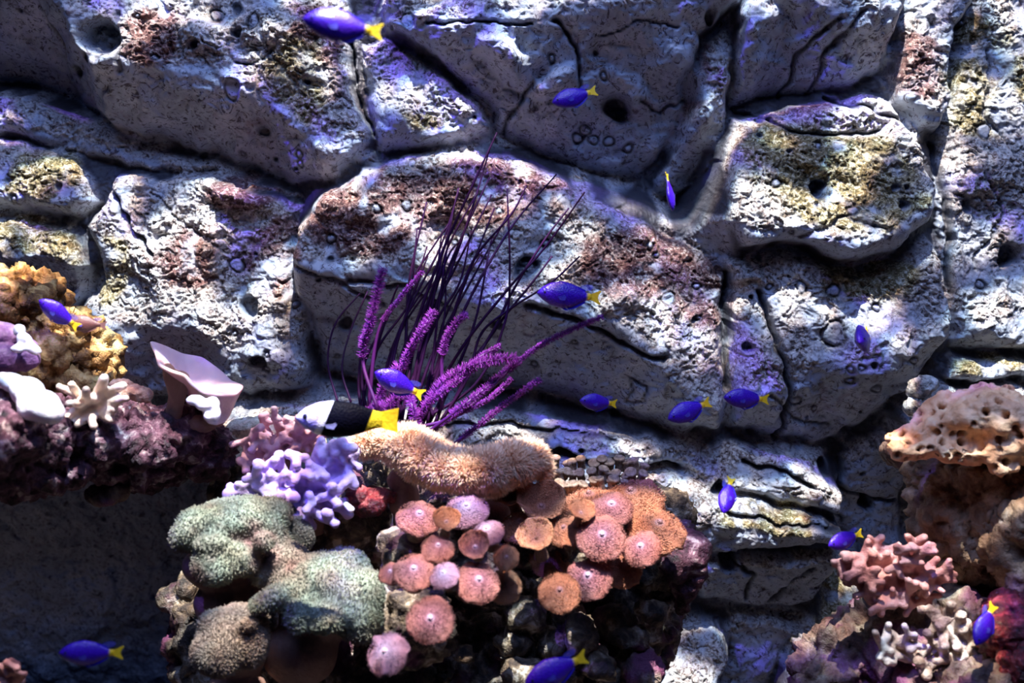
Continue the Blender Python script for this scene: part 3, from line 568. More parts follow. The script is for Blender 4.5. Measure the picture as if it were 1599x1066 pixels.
leather('leather_coral', [(358,1000,1.0,46,44,34,-14),(340,1020,.99,36,34,26),(378,966,1.01,38,20,22,-6),(390,1000,1.0,28,40,24),(350,975,1.0,38,22,24),(386,975,.985,14,9,10,20)],
    [(370,1020,1.06,48,44,40),(370,1080,1.06,46,40,40)], M_TAN, 'tan leather coral, lowest of the leather corals on the left')
leather('leather_coral', [(445,805,1.10,22,18,14),(460,835,1.09,26,30,20,20),(448,850,1.09,24,24,20)], [(450,850,1.11,30,30,20)], simple('grey_leather', [(.35, (.22, .20, .18)), (.6, (.36, .36, .32))], 14, 300, .8, rough=.7), 'dull grey leather coral half hidden behind the domed green one')
# orange toadstool with its fringe of polyps
t = empty('toadstool_coral', at(640, 800, 1.15)); tag(t, 'orange toadstool leather coral with a wavy furry cap in the centre', 'coral')
cap = blob('cap', [B(*b) for b in [(562,696,1.115,14,14,16),(580,690,1.125,22,17,24),(608,690,1.125,28,20,32),(636,698,1.115,30,27,36),(662,714,1.105,32,28,36),(695,730,1.095,34,26,36),(730,736,1.085,34,27,36),(765,735,1.085,34,29,36),(800,722,1.095,32,27,36),(826,715,1.115,24,22,28),(846,732,1.125,12,13,16)]], .0028, M_ORANGE, None, ((14, .008, False), (60, .004, False)), 4)
stk = blob('stalk', [B(*b) for b in [(628,750,1.15,24,20,24),(632,780,1.15,24,34,24),(640,815,1.15,26,30,24),(760,790,1.16,40,40,34)]], .003, simple('mauve_stalk', [(.35, (.22, .12, .13)), (.6, (.36, .22, .22))], 18, 120, .3), None, ((30, .005, False),), 3)
Pp, Nn, g_ = surface_points(cap.data, 17000, 3)
D = Nn + g_.normal(0, .16, Nn.shape) + np.array([.1, -.15, -.12]); pol = spikes('polyps', Pp, D, g_.uniform(.007, .0125, len(Pp)), .0006, M_HAIR); tag(pol, kind='stuff'); adopt(t, cap, stk, pol)
# pink cup coral: a broad funnel leaf on a stalk, with a pale curled lobe
def sheet(name, f, nu, nv, th, mat, wrap=False):
    """thick curved sheet; f(u, v) gives a world point"""
    P = np.array([[f(u / nu, v / nv)[:] for v in range(nv + 1)] for u in range(nu + 1)], np.float64)
    du = np.gradient(P, axis=0); dv = np.gradient(P, axis=1); N = np.cross(du, dv); N /= np.linalg.norm(N, axis=2, keepdims=True) + 1e-9
    tt = np.full(P.shape[:2], th)[..., None]; edge = np.ones(P.shape[:2]); edge[0] = edge[-1] = .35
    if not wrap: edge[:, 0] = edge[:, -1] = .35
    tt = tt * edge[..., None]; A = P + N * tt; Bq = P - N * tt; n = (nu + 1) * (nv + 1); V = np.concatenate([A.reshape(-1, 3), Bq.reshape(-1, 3)])
    I = lambda i, j, k: k * n + i * (nv + 1) + j; F = []
    for i in range(nu):
        for j in range(nv):
            F.append((I(i, j, 0), I(i + 1, j, 0), I(i + 1, j + 1, 0), I(i, j + 1, 0))); F.append((I(i, j, 1), I(i, j + 1, 1), I(i + 1, j + 1, 1), I(i + 1, j, 1)))
    for i in range(nu):
        F.append((I(i, 0, 0), I(i, 0, 1), I(i + 1, 0, 1), I(i + 1, 0, 0))); F.append((I(i, nv, 0), I(i + 1, nv, 0), I(i + 1, nv, 1), I(i, nv, 1)))
    if not wrap:
        for j in range(nv): F.append((I(0, j, 0), I(0, j + 1, 0), I(0, j + 1, 1), I(0, j, 1))); F.append((I(nu, j, 0), I(nu, j, 1), I(nu, j + 1, 1), I(nu, j + 1, 0)))
    else:
        for j in range(nv): F.append((I(0, j, 0), I(0, j + 1, 0), I(0, j + 1, 1), I(0, j, 1))); F.append((I(nu, j, 0), I(nu, j, 1), I(nu, j + 1, 1), I(nu, j + 1, 0)))
    o = mesh_from(name, V, F, mat); m = o.modifiers.new('s', 'SUBSURF'); m.levels = m.render_levels = 1; return o
def lerp(T, u):
    x = u * (len(T) - 1); i = min(int(x), len(T) - 2); f = x - i; f = f * f * (3 - 2 * f) * .5 + f * .5; return [a + (b - a) * f for a, b in zip(T[i], T[i + 1])]
cup = empty('cup_coral', at(310, 690, 1.16)); tag(cup, 'large pale pink cup coral with a flared leaf-shaped rim on the left ledge', 'coral')
RIM = [(233,532,1.17),(256,540,1.20),(284,553,1.215),(316,558,1.22),(346,580,1.20),(362,596,1.19),(382,604,1.16),(370,617,1.12),(344,618,1.10),(318,612,1.09),(300,600,1.095),(288,586,1.10),(268,580,1.10),(247,570,1.115),(243,552,1.14),(233,532,1.17)]
CEN = (300, 610, 1.16)
def cupf(u, v):
    r = lerp(RIM, u); w = v ** .75; x = CEN[0] + (r[0] - CEN[0]) * w; d_ = CEN[2] + (r[2] - CEN[2]) * w
    y0 = 592 + (r[1] - 592) * w + 30 * (1 - v) ** 2.2
    if v < .12: x = CEN[0] + 14 * (x - CEN[0]) / (abs(x - CEN[0]) + 8)
    return at(x, y0, d_)
leaf = sheet('cup', cupf, 48, 12, .0022, M_CUP, True)
def skirt(u, v):
    T = [(379,606,1.16),(368,615,1.122),(345,616,1.104),(322,610,1.099),(306,602,1.10)]; Bm = [(356,652,1.165),(350,660,1.13),(338,664,1.118),(326,662,1.118),(318,654,1.12)]
    a = lerp(T, u); b = lerp(Bm, u); w = v ** .8; return at(a[0] + (b[0] - a[0]) * w, a[1] + (b[1] - a[1]) * v, a[2] + (b[2] - a[2]) * w + .012 * math.sin(v * 3.14))
sk = sheet('outer_wall', skirt, 24, 8, .002, simple('cup_underside', [(.35, (.42, .30, .30)), (.6, (.62, .50, .46))], 10, 160, .3, sss=.2), False)
st_ = blob('stalk', [px_cap((282,592,1.135),(270,650,1.15),15,13), B(335,655,1.15,18,12,18), B(300,662,1.16,40,16,20), px_cap((262,575,1.13),(276,620,1.14),10,13)], .003, M_STALK, None, ((40, .004, False),), 3)
adopt(cup, leaf, sk, st_)
t = blob('curled_coral', [B(305,625,1.09,15,9,7), B(318,632,1.09,13,10,7), B(332,630,1.09,12,12,7), B(336,645,1.09,9,14,7), B(326,650,1.09,9,8,7)], .002, M_WHITE, None, ((60, .003, False),), 2); recentre(t); tag(t, 'small white curled coral lobe in front of the pink cup coral', 'coral')
t = empty('leather_coral', at(60, 680, 1.04)); tag(t, 'glowing white smooth leather coral on the left ledge', 'coral')
a = blob('cap', [B(20,598,.98,24,14,16,-20), B(44,612,.97,28,22,22,-30), B(68,634,.96,30,26,22,-20), B(82,644,.96,21,19,18), B(4,590,.99,16,8,10), B(50,632,.96,22,24,16)], .0026, M_WHITE, None, ((20, .006, False), (220, .001, False)), 4)
b = blob('stalk', [B(70,665,1.04,36,22,26), B(40,655,1.05,40,20,26), B(85,675,1.03,22,18,20)], .003, simple('blue_stalk', [(.35, (.08, .07, .16)), (.6, (.16, .14, .26))], 20, 120, .3), None, ((40, .006, False),), 2); adopt(t, a, b)
t = empty('clam', at(25, 590, 1.08)); tag(t, 'violet ribbed clam with pale lip at the left edge', 'clam')
a = blob('shell', [B(20,540,1.08,42,26,30,-20), B(5,525,1.07,34,20,26), B(40,560,1.07,28,20,24), B(8,560,1.06,30,24,26)], .003, M_VIO, None, ((22, .012, False), (60, .006, True)), 2)
b = blob('lip', [B(30,516,1.05,8,10,8), B(38,530,1.04,14,11,10,-40), B(52,545,1.04,14,9,9,-30), B(26,545,1.035,12,7,8)], .0024, M_WHITE, None, ((50, .005, False),), 2); adopt(t, a, b)
for x, y, rx, ry, lb in [(6,652,9,6,'small white bead-like coral at the left edge under the white leather coral'),(34,684,11,7,'white oval coral bead on the front of the left ledge'),(22,697,8,5,'smallest white coral bead low on the left ledge'),(540,752,6,10,None)]:
    if lb: o = blob('coral_bud', [B(x, y, .985, rx, ry, ry), B(x + 3, y + 3, .99, rx * .7, ry)], .0018, M_WHITE, None, ((60, .002, False),), 1); recentre(o); tag(o, lb, 'coral')
t = empty('red_sponge', at(575, 800, 1.12)); tag(t, 'glistening red sponge under the orange toadstool', 'sponge')
a = blob('body', [B(560,775,1.12,26,14,20), B(590,775,1.13,26,14,20), B(575,788,1.12,30,14,20)], .0022, M_RED, None, ((60, .012, True), (160, .005, True)), 1); adopt(t, a)
b = blob('shell_spine', [px_cap((530,778,1.1), (548,795,1.08), 3.2, 6)], .0016, M_WHITE, None, (), 2); recentre(b); tag(b, 'small white pointed shell beside the red sponge', 'shell')
# orange plate coral
plate = rock('plate_coral', [B(1490,655,1.12,70,38,60,6), B(1550,650,1.1,80,44,70), B(1430,675,1.12,34,24,34,20), B(1400,684,1.12,18,13,18), B(1440,705,1.11,22,16,20), B(1480,700,1.1,40,24,30), B(1510,712,1.09,22,18,18), B(1570,700,1.08,50,24,30), B(1620,670,1.08,60,60,60), B(1530,625,1.14,60,16,30), B(1470,640,1.13,34,22,26)] + [B(1392 + i * 11.5, 694 + 22 * math.sin(i * .9) * .4 + i * 1.9, 1.085 - .001 * i, 8 + (i * 5) % 7, 9 + (i * 3) % 6) for i in range(18)] + [B(1412 + i * 12, 668 - 60 * math.sin(min(1, i / 7) * 1.57) + (i * 37) % 9, 1.12, 8 + (i * 5) % 5, 8) for i in range(15)],
    .0026, M_PLATE, [(16, .020, False), (50, .018, False), (130, .005, False)], 'orange tan plate coral riddled with holes at the right edge', cat='coral', pits=(.0135, .013, .36))

# ------------------------------------------------------------------ mushroom polyps
def disc_mesh(cup_, ruf, seed):
    g = random.Random(seed); nr_, na = 14, 48; V = [(0, 0, 0)]; F = []; ph = [g.uniform(0, 6.28) for _ in range(4)]
    def prof(r, a):
        z = (-.46 if not cup_ else .50) * r * r + 2.2 * ruf * r ** 3 * (math.sin(5 * a + ph[0]) + .6 * math.sin(8 * a + ph[1])) + .02 * math.sin(r * 30)
        if r < .16: z += .05 * math.cos(r / .16 * 1.57)
        return z
    V[0] = (0, 0, prof(0, 0))
    for i in range(1, nr_ + 1):
        for k in range(na): a = 2 * math.pi * k / na; r = i / nr_; q = r * (1 + .06 * math.sin(3 * a + ph[2]) + .03 * math.sin(11 * a + ph[3])); V.append((q * math.cos(a), q * math.sin(a), prof(r, a)))
    n1 = len(V)
    for i in range(nr_, 0, -1):
        for k in range(na): a = 2 * math.pi * k / na; r = i / nr_; q = r * .97; V.append((q * math.cos(a), q * math.sin(a), prof(r, a) - .10 - .12 * (1 - r)))
    V.append((0, 0, prof(0, 0) - .25)); last = len(V) - 1
    for k in range(na): F.append((0, 1 + k, 1 + (k + 1) % na))
    for i in range(2 * nr_ - 1):
        for k in range(na): a0 = 1 + i * na; k2 = (k + 1) % na; F.append((a0 + k, a0 + na + k, a0 + na + k2, a0 + k2))
    for k in range(na): F.append((last, 1 + (2 * nr_ - 1) * na + (k + 1) % na, 1 + (2 * nr_ - 1) * na + k))
    return V, F
def fringe(cup_, seed, n=900):
    g = np.random.default_rng(seed); r = np.sqrt(g.uniform(.05, 1, n)); a = g.uniform(0, 6.283, n); r[:300] = g.uniform(.9, 1.02, 300); k = -.46 if not cup_ else .50
    P = np.stack([r * np.cos(a), r * np.sin(a), k * r * r], -1); D = np.stack([np.cos(a) * r * (-k * 1.5 if k > 0 else .9), np.sin(a) * r * (-k * 1.5 if k > 0 else .9), np.ones(n)], -1) + g.normal(0, .25, (n, 3)); D[:160, 2] *= .5
    return P, D, g.uniform(.05, .11, n)
PROTO = {}
def proto(kind, cup_, ruf):
    key = (kind, cup_, ruf)
    if key not in PROTO:
        V, F = disc_mesh(cup_, ruf, len(PROTO) + 1); P, D_, L_ = fringe(cup_, len(PROTO) + 5)
        meshes = []
        o1 = mesh_from('disc', V, F, M_DISC[kind]); o2 = spikes('tentacles', P, D_, L_, .013, M_DISC[kind])
        bv, bf = ico(2); v = bv * np.array([.10, .10, .06]) + np.array([0, 0, .05]); o3 = mesh_from('mouth', v, bf, simple('mouth_' + kind, [(.3, (.6, .38, .52)), (.7, (.72, .5, .66))], 4, 9, .1) if kind in ('pink', 'lilac') else M_DISC[kind])
        rings = 10; V2 = []; F2 = []
        for i, (z, r) in enumerate([(-.12, .5), (-.3, .38), (-.6, .3), (-1.0, .3), (-1.5, .38), (-1.7, .42)]):
            for k in range(16): a = 2 * math.pi * k / 16; V2.append((r * math.cos(a), r * math.sin(a), z))
            if i:
                for k in range(16): k2 = (k + 1) % 16; F2.append(((i - 1) * 16 + k, i * 16 + k, i * 16 + k2, (i - 1) * 16 + k2))
        o4 = mesh_from('column', V2, F2, M_STALK)
        PROTO[key] = [(o1.data, 'disc'), (o2.data, 'tentacles'), (o3.data, 'mouth'), (o4.data, 'column')]
        for o in (o1, o2, o3, o4): bpy.data.objects.remove(o)
    return PROTO[key]
def mushroom(px, py, r, d, kind, cup_, ruf, tilt, label, sq=1.0, turn=0.0):
    """tilt: how far the face is turned up (0 looks at the viewer, 90 straight up); turn: sideways"""
    t = empty('mushroom_polyp', at(px, py, d)); tag(t, label, 'coral polyp', 'mushroom polyps on the central reef'); tilt = tilt + 14 if tilt < 50 else tilt; turn = turn or ((px * 37) % 40 - 20)
    s_ = r * 1.14 * mpp(d); t.scale = (s_, s_ * sq, s_)
    up = (VB @ Vector((math.sin(R(turn)) * math.cos(R(tilt)), math.sin(R(tilt)), -math.cos(R(tilt)) * math.cos(R(turn))))).normalized()
    t.rotation_euler = up.to_track_quat('Z', 'Y').to_euler()
    for me, nm in proto(kind, cup_, ruf):
        c = bpy.data.objects.new(nm, me); COL.objects.link(c); c.parent = t
        if nm == 'tentacles': c['kind'] = 'stuff'
    return t
for a in [
 (655,800,30,1.035,'pink',False,.05,35,'pink mushroom polyp nearest the foot of the orange toadstool'),
 (697,814,19,1.015,'orange',True,.03,30,'small salmon cup polyp with a dimpled centre above the pale lilac one'),
 (728,788,30,1.045,'lilac',False,.06,50,'pale frilled polyp directly under the middle of the toadstool cap'),
 (760,824,23,1.005,'lilac',False,.04,40,'brightest bluish white polyp right of the small salmon cup'),
 (742,853,21,0.985,'pink',True,.03,20,'small cup polyp with a white dot at its centre'),
 (684,850,23,0.995,'pink',False,.04,35,'pink polyp with glowing fringe in the middle of the left cluster'),
 (609,891,17,0.985,'pink',False,.04,30,'small pink polyp beside the green leather coral'),
 (646,886,29,0.975,'pink',False,.05,30,'broad dusty red polyp left of the bright pink one'),
 (692,893,21,0.955,'lilac',False,.04,30,'bright pink lilac polyp in front of the left cluster'),
 (748,903,31,0.965,'pink',False,.04,25,'big translucent mauve polyp in front of the left cluster'),
 (672,964,33,0.925,'pink',False,.02,15,'large egg-shaped mauve polyp hanging low below the cluster'),
 (600,1016,30,0.915,'lilac',False,.08,20,'crinkled lilac pink polyp lowest on the rock'),
 (791,869,18,0.995,'orange',False,.02,5,'narrow orange polyp seen edge on between the two clusters'),
 (800,775,27,1.110,'brown',True,.04,40,'dark brown cup polyp tucked under the toadstool tip'),
 (845,790,34,1.090,'orange',True,.05,35,'wide orange brown polyp in front of the dark cup'),
 (812,812,30,1.090,'orange',False,.05,40,'flat orange polyp at the left end of the orange cluster'),
 (838,840,26,1.050,'brown',True,.04,30,'orange cup polyp with a dark hollow throat'),
 (880,822,25,1.060,'orange',False,.06,30,'ruffled orange polyp between two cups'),
 (907,800,19,1.050,'orange',True,.03,35,'small orange cup polyp above the large mauve disc'),
 (940,833,34,1.030,'pink',False,.02,20,'large mauve disc polyp with a pale centre in the orange cluster'),
 (920,770,42,1.120,'orange',False,.05,68,'wide tan polyp lying flat at the back of the orange cluster'),
 (955,785,30,1.080,'pink',False,.03,50,'pinkish flat polyp just above the large mauve disc'),
 (985,765,46,1.120,'orange',False,.06,60,'broad orange polyp at the top of the orange cluster'),
 (1030,815,40,1.080,'orange',False,.06,38,'bright orange polyp draped over the right end of the cluster'),
 (1000,851,27,1.040,'pink',False,.03,22,'round mauve polyp at the right of the orange cluster'),
 (918,897,32,1.030,'pink',False,.05,20,'dark mauve polyp with a violet centre low in the orange cluster'),
 (975,880,30,1.060,'orange',False,.06,20,'dim orange polyp under the round mauve one'),
 (874,920,29,0.990,'orange',False,.03,22,'furry bright orange polyp hanging lowest in the orange cluster'),
 (785,915,24,1.015,'brown',False,.05,5,'dim brown polyp hanging right of the big translucent mauve one'),
 (860,865,30,1.090,'brown',False,.06,20,'dark brown polyp in the shade behind the furry orange one'),
 ]: mushroom(*a)
# tiny button polyps behind
bv, bf = ico(2)
def button(px, py, d, r, first=[None]):
    if first[0] is None:
        V = []; F = []
        for i, (z, q) in enumerate([(-1.6, .8), (-.8, .75), (0, .8), (.35, 1.0), (.5, .8), (.35, .35), (.25, .01)]):
            for k in range(12): a = 6.2832 * k / 12; V.append((q * math.cos(a), q * math.sin(a), z))
            if i:
                for k in range(12): k2 = (k + 1) % 12; F.append(((i - 1) * 12 + k, (i - 1) * 12 + k2, i * 12 + k2, i * 12 + k))
        o = mesh_from('button_polyp', V, F, simple('button', [(.35, (.22, .14, .10)), (.6, (.50, .36, .28))], 2, 14, .5)); first[0] = o
    else: o = first[0].copy(); COL.objects.link(o)
    o.location = at(px, py, d); s_ = r * mpp(d); o.scale = (s_, s_, s_ * 1.2); g = random.Random(px * py); o.rotation_euler = (g.uniform(-.1, .7), g.uniform(-.4, .4), 0)
    tag(o, 'tiny brown button polyp in the bed behind the orange polyp cluster', 'coral polyp', 'button polyps'); return o
g = random.Random(4)
for i in range(34):
    x = 858 + 145 * (i % 12) / 11 + g.uniform(-5, 5); y = 722 + 16 * (i // 12) + g.uniform(-5, 5) + max(0, x - 960) * .15; button(int(x), int(y), 1.185 - .02 * (i // 12), g.uniform(7.5, 10.5))

# ------------------------------------------------------------------ sea whips
def whip_colony(name, label, cat, base): t = empty(name, base); tag(t, label, cat); return t
wc = whip_colony('sea_whip', 'tall colony of thin dark purple sea whips rising from behind the toadstool coral', 'coral', at(630, 668, 1.22))
WH = [[(600,665),(645,520),(690,395),(740,285),(776,207)],[(620,665),(662,540),(705,420),(742,310),(766,228)],[(592,660),(640,560),(680,450),(702,380),(746,300)],[(640,665),(690,560),(742,450),(802,350),(869,272)],
 [(650,665),(720,545),(790,455),(852,385),(913,300)],[(610,660),(602,580),(640,480),(688,385),(716,300)],[(575,655),(566,580),(600,505),(650,425),(700,350)],[(562,655),(572,600),(592,540),(638,475),(668,400)],
 [(528,630),(512,565),(524,505),(562,458)],[(548,628),(534,575),(548,515),(574,455)],[(660,665),(680,580),(702,505),(735,420),(772,325)],[(670,660),(718,565),(745,490),(762,400),(768,372)],
 [(680,660),(705,600),(762,530),(802,452),(850,375),(888,325)],[(640,660),(650,580),(682,500),(718,440),(736,360)],[(652,660),(742,600),(788,505),(796,420),(792,295)],[(622,655),(624,565),(650,505),(684,440)],
 [(662,655),(690,562),(712,480),(742,402),(798,335),(822,290)],[(700,645),(738,570),(782,502),(832,440),(862,400)],[(585,655),(640,600),(660,540),(672,480),(700,400),(722,372)],[(600,655),(580,600),(590,540),(612,470),(622,445)],
 [(690,655),(730,590),(752,520),(800,480),(862,440),(905,400)],[(566,650),(560,600),(566,540),(580,500)],[(676,650),(668,600),(690,520),(696,460),(694,420)]]
g = random.Random(9)
for _ in range(12):
    x0 = g.uniform(580, 680); x3 = x0 + g.uniform(30, 190); y3 = g.uniform(270, 440); WH.append([(x0, 662), (x0 + (x3 - x0) * .25, 662 - (662 - y3) * .35), (x0 + (x3 - x0) * .55 + g.uniform(-12, 12), 662 - (662 - y3) * .65), (x3, y3)])
for k, P in enumerate(WH):
    dz_ = g.uniform(-.03, .03); n = len(P)
    pts = [at(x, y, 1.22 + (i / (n - 1)) * (.03 + dz_) + g.uniform(-.004, .004)) for i, (x, y) in enumerate(P)]
    o, C_ = tube('branch', pts, g.uniform(.0022, .0029) if k not in (8, 9) else .0015, .0010, M_WHIP, None, 6, 8, .08); adopt(wc, o)
fz = whip_colony('feather_gorgonian', 'bright purple gorgonian with furry polyp covered branches at the foot of the whips', 'coral', at(660, 690, 1.18))
FZ = [([(590,640),(566,560),(580,495),(598,418)],9,.35),([(575,640),(590,520),(625,465),(660,424)],4,.4),([(612,640),(634,560),(656,520),(678,485)],8,.25),([(690,640),(692,545),(716,500),(730,492)],7,.3),([(648,660),(690,600),(745,568),(805,560)],10,.15),
 ([(668,675),(725,632),(778,590),(812,562)],7,.2),([(640,670),(720,645),(815,560),(870,525),(942,494)],4.5,.45),([(705,697),(758,655),(800,622),(845,592)],5.5,.1),([(580,660),(596,610),(622,572)],9,.1),([(640,690),(660,640),(700,605),(740,575)],7,.0),
 ([(600,668),(610,630),(640,610)],10,0),([(655,690),(700,655),(760,625),(800,590)],4,.0),([(560,650),(580,640),(600,632)],8,0),([(690,600),(745,560),(782,540)],5,.5),([(652,690),(645,640),(636,615)],9,0)]
for k, (P, fr, st0) in enumerate(FZ):
    n = len(P); pts = [at(x, y, 1.18 + g.uniform(-.01, .02)) for x, y in P]
    o, C_ = tube('branch', pts, .0026, .0013, M_FUZZ, None, 6, 8); adopt(fz, o)
    C_ = C_[int(len(C_) * st0):]; Pp = []; DD = []; LL = []
    for i in range(len(C_) - 1):
        tdir = (C_[i + 1] - C_[i]); L_ = tdir.length; tdir.normalize(); m = max(3, int(L_ / mpp(1.18) * 6))
        for _ in range(m):
            v = Vector((g.gauss(0, 1), g.gauss(0, 1), g.gauss(0, 1))); v -= tdir * v.dot(tdir); v.normalize()
            p = C_[i] + tdir * L_ * g.random() + v * .0012; Pp.append(p[:]); DD.append((v + tdir * g.uniform(-.1, .6))[:]); LL.append(fr * mpp(1.18) * g.uniform(.7, 1.35))
    s_ = spikes('polyps', Pp, DD, LL, .00045, M_POLY, None); tag(s_, kind='stuff'); s_.parent = o

# ------------------------------------------------------------------ fish
def fish_body(top, bot, wid, n=26, sides=20):
    V = []; F = []
    for i in range(n + 1):
        u = i / n; x = -.5 + u * .86; t = np.interp(u, *top); b = np.interp(u, *bot); w = np.interp(u, *wid); cz = (t - b) / 2; hh = (t + b) / 2
        for k in range(sides): a = 2 * math.pi * k / sides; c, s_ = math.cos(a), math.sin(a); V.append((x, w * c * (1 - .25 * abs(s_)), cz + hh * s_))
    for i in range(n):
        for k in range(sides): k2 = (k + 1) % sides; F.append((i * sides + k, (i + 1) * sides + k, (i + 1) * sides + k2, i * sides + k2))
    F.append(tuple(range(sides))); F.append(tuple(reversed(range(n * sides, (n + 1) * sides)))); return V, F
def fin(name, outline, th, mat, y=0.0, bend=0.0):
    n = len(outline); V = [(x, y + th + bend * x, z) for x, z in outline] + [(x, y - th + bend * x, z) for x, z in outline]
    cx = sum(p[0] for p in outline) / n; cz = sum(p[1] for p in outline) / n
    F = [tuple(range(n)), tuple(reversed(range(n, 2 * n)))] + [(i, n + i, n + (i + 1) % n, (i + 1) % n) for i in range(n)]
    return mesh_from(name, V, F, mat, None, False).data
def fish_mat(name, kind):
    s = NT(name); sep = s.n('ShaderNodeSeparateXYZ'); s.link(s.tc.outputs['Object'], sep.inputs[0])
    if kind == 'blue':
        x = s.ramp(sep.outputs[0], [(.0, (.03, .012, .62)), (1, (.03, .012, .62))]); mr = s.n('ShaderNodeMapRange'); s.link(sep.outputs[0], mr.inputs['Value']); mr.inputs['From Min'].default_value = .27; mr.inputs['From Max'].default_value = .31
        v = s.ramp(s.voro(34), [(.1, (.09, .012, .66)), (.5, (.04, .005, .40))]); c = s.mix(mr.outputs[0], v, (.95, .62, .02)); s.set(Roughness=.35, Specular_IOR_Level=.5)
    elif kind == 'bicolour':
        mr = s.n('ShaderNodeMapRange'); s.link(sep.outputs[0], mr.inputs['Value']); mr.inputs['From Min'].default_value = -.5; mr.inputs['From Max'].default_value = .5
        k = s.n('ShaderNodeMath', operation='MULTIPLY_ADD'); s.link(sep.outputs[2], k.inputs[0]); k.inputs[1].default_value = -.35; s.link(mr.outputs[0], k.inputs[2])
        c = s.ramp(k.outputs[0], [(0, (.50, .50, .82)), (.22, (.42, .38, .78)), (.245, (.95, .95, 1)), (.30, (.95, .95, 1)), (.31, (.002, .002, .006)), (.725, (.002, .002, .006)), (.735, (.85, .60, .03))]); s.set(Roughness=.5, Specular_IOR_Level=.03)
    else:
        w = s.n('ShaderNodeTexWave', bands_direction='Z'); w.inputs['Scale'].default_value = 15; w.inputs['Distortion'].default_value = .6; s.link(s.tc.outputs['Object'], w.inputs['Vector'])
        c = s.ramp(w.outputs['Fac'], [(.3, (.02, .006, .01)), (.6, (.24, .09, .09))]); s.set(Roughness=.4)
    s.col(c); s.bump(s.voro(40), .15, .02); return s.m
def flat(name, c, rough=.4, alpha=1.0):
    s = NT(name); s.col(c); s.set(Roughness=rough); s.b.inputs['Alpha'].default_value = alpha; s.bump(s.noise(20, 2), .1, .02); return s.m
M_BLUE = fish_mat('damsel_blue', 'blue'); M_BLUEFIN = flat('blue_fin', (.02, .010, .45)); M_YEL = flat('yellow_fin', (.95, .62, .02)); M_CLEAR = flat('clear_fin', (.12, .12, .75), .4, .25)
M_BI = fish_mat('bicolour', 'bicolour'); M_STRIPE = fish_mat('striped', 'striped'); M_BLACKFIN = flat('black_fin', (.01, .01, .025)); M_BRFIN = flat('brown_fin', (.22, .10, .10)); M_EYE = flat('eye', (.004, .004, .02), .12); M_RINGE = flat('eye_ring', (.10, .12, .75), .3)
def arc(x0, x1, z0, z1, h0, n=14, skew=.6):
    up_ = [(x0 + (x1 - x0) * i / n, z0 + (z1 - z0) * i / n + h0 * math.sin(math.pi * (i / n) ** skew) ** .7) for i in range(n + 1)]
    return up_ + [(x0 + (x1 - x0) * i / n, z0 + (z1 - z0) * i / n - .05 * math.sin(math.pi * i / n)) for i in range(n - 1, 0, -1)]
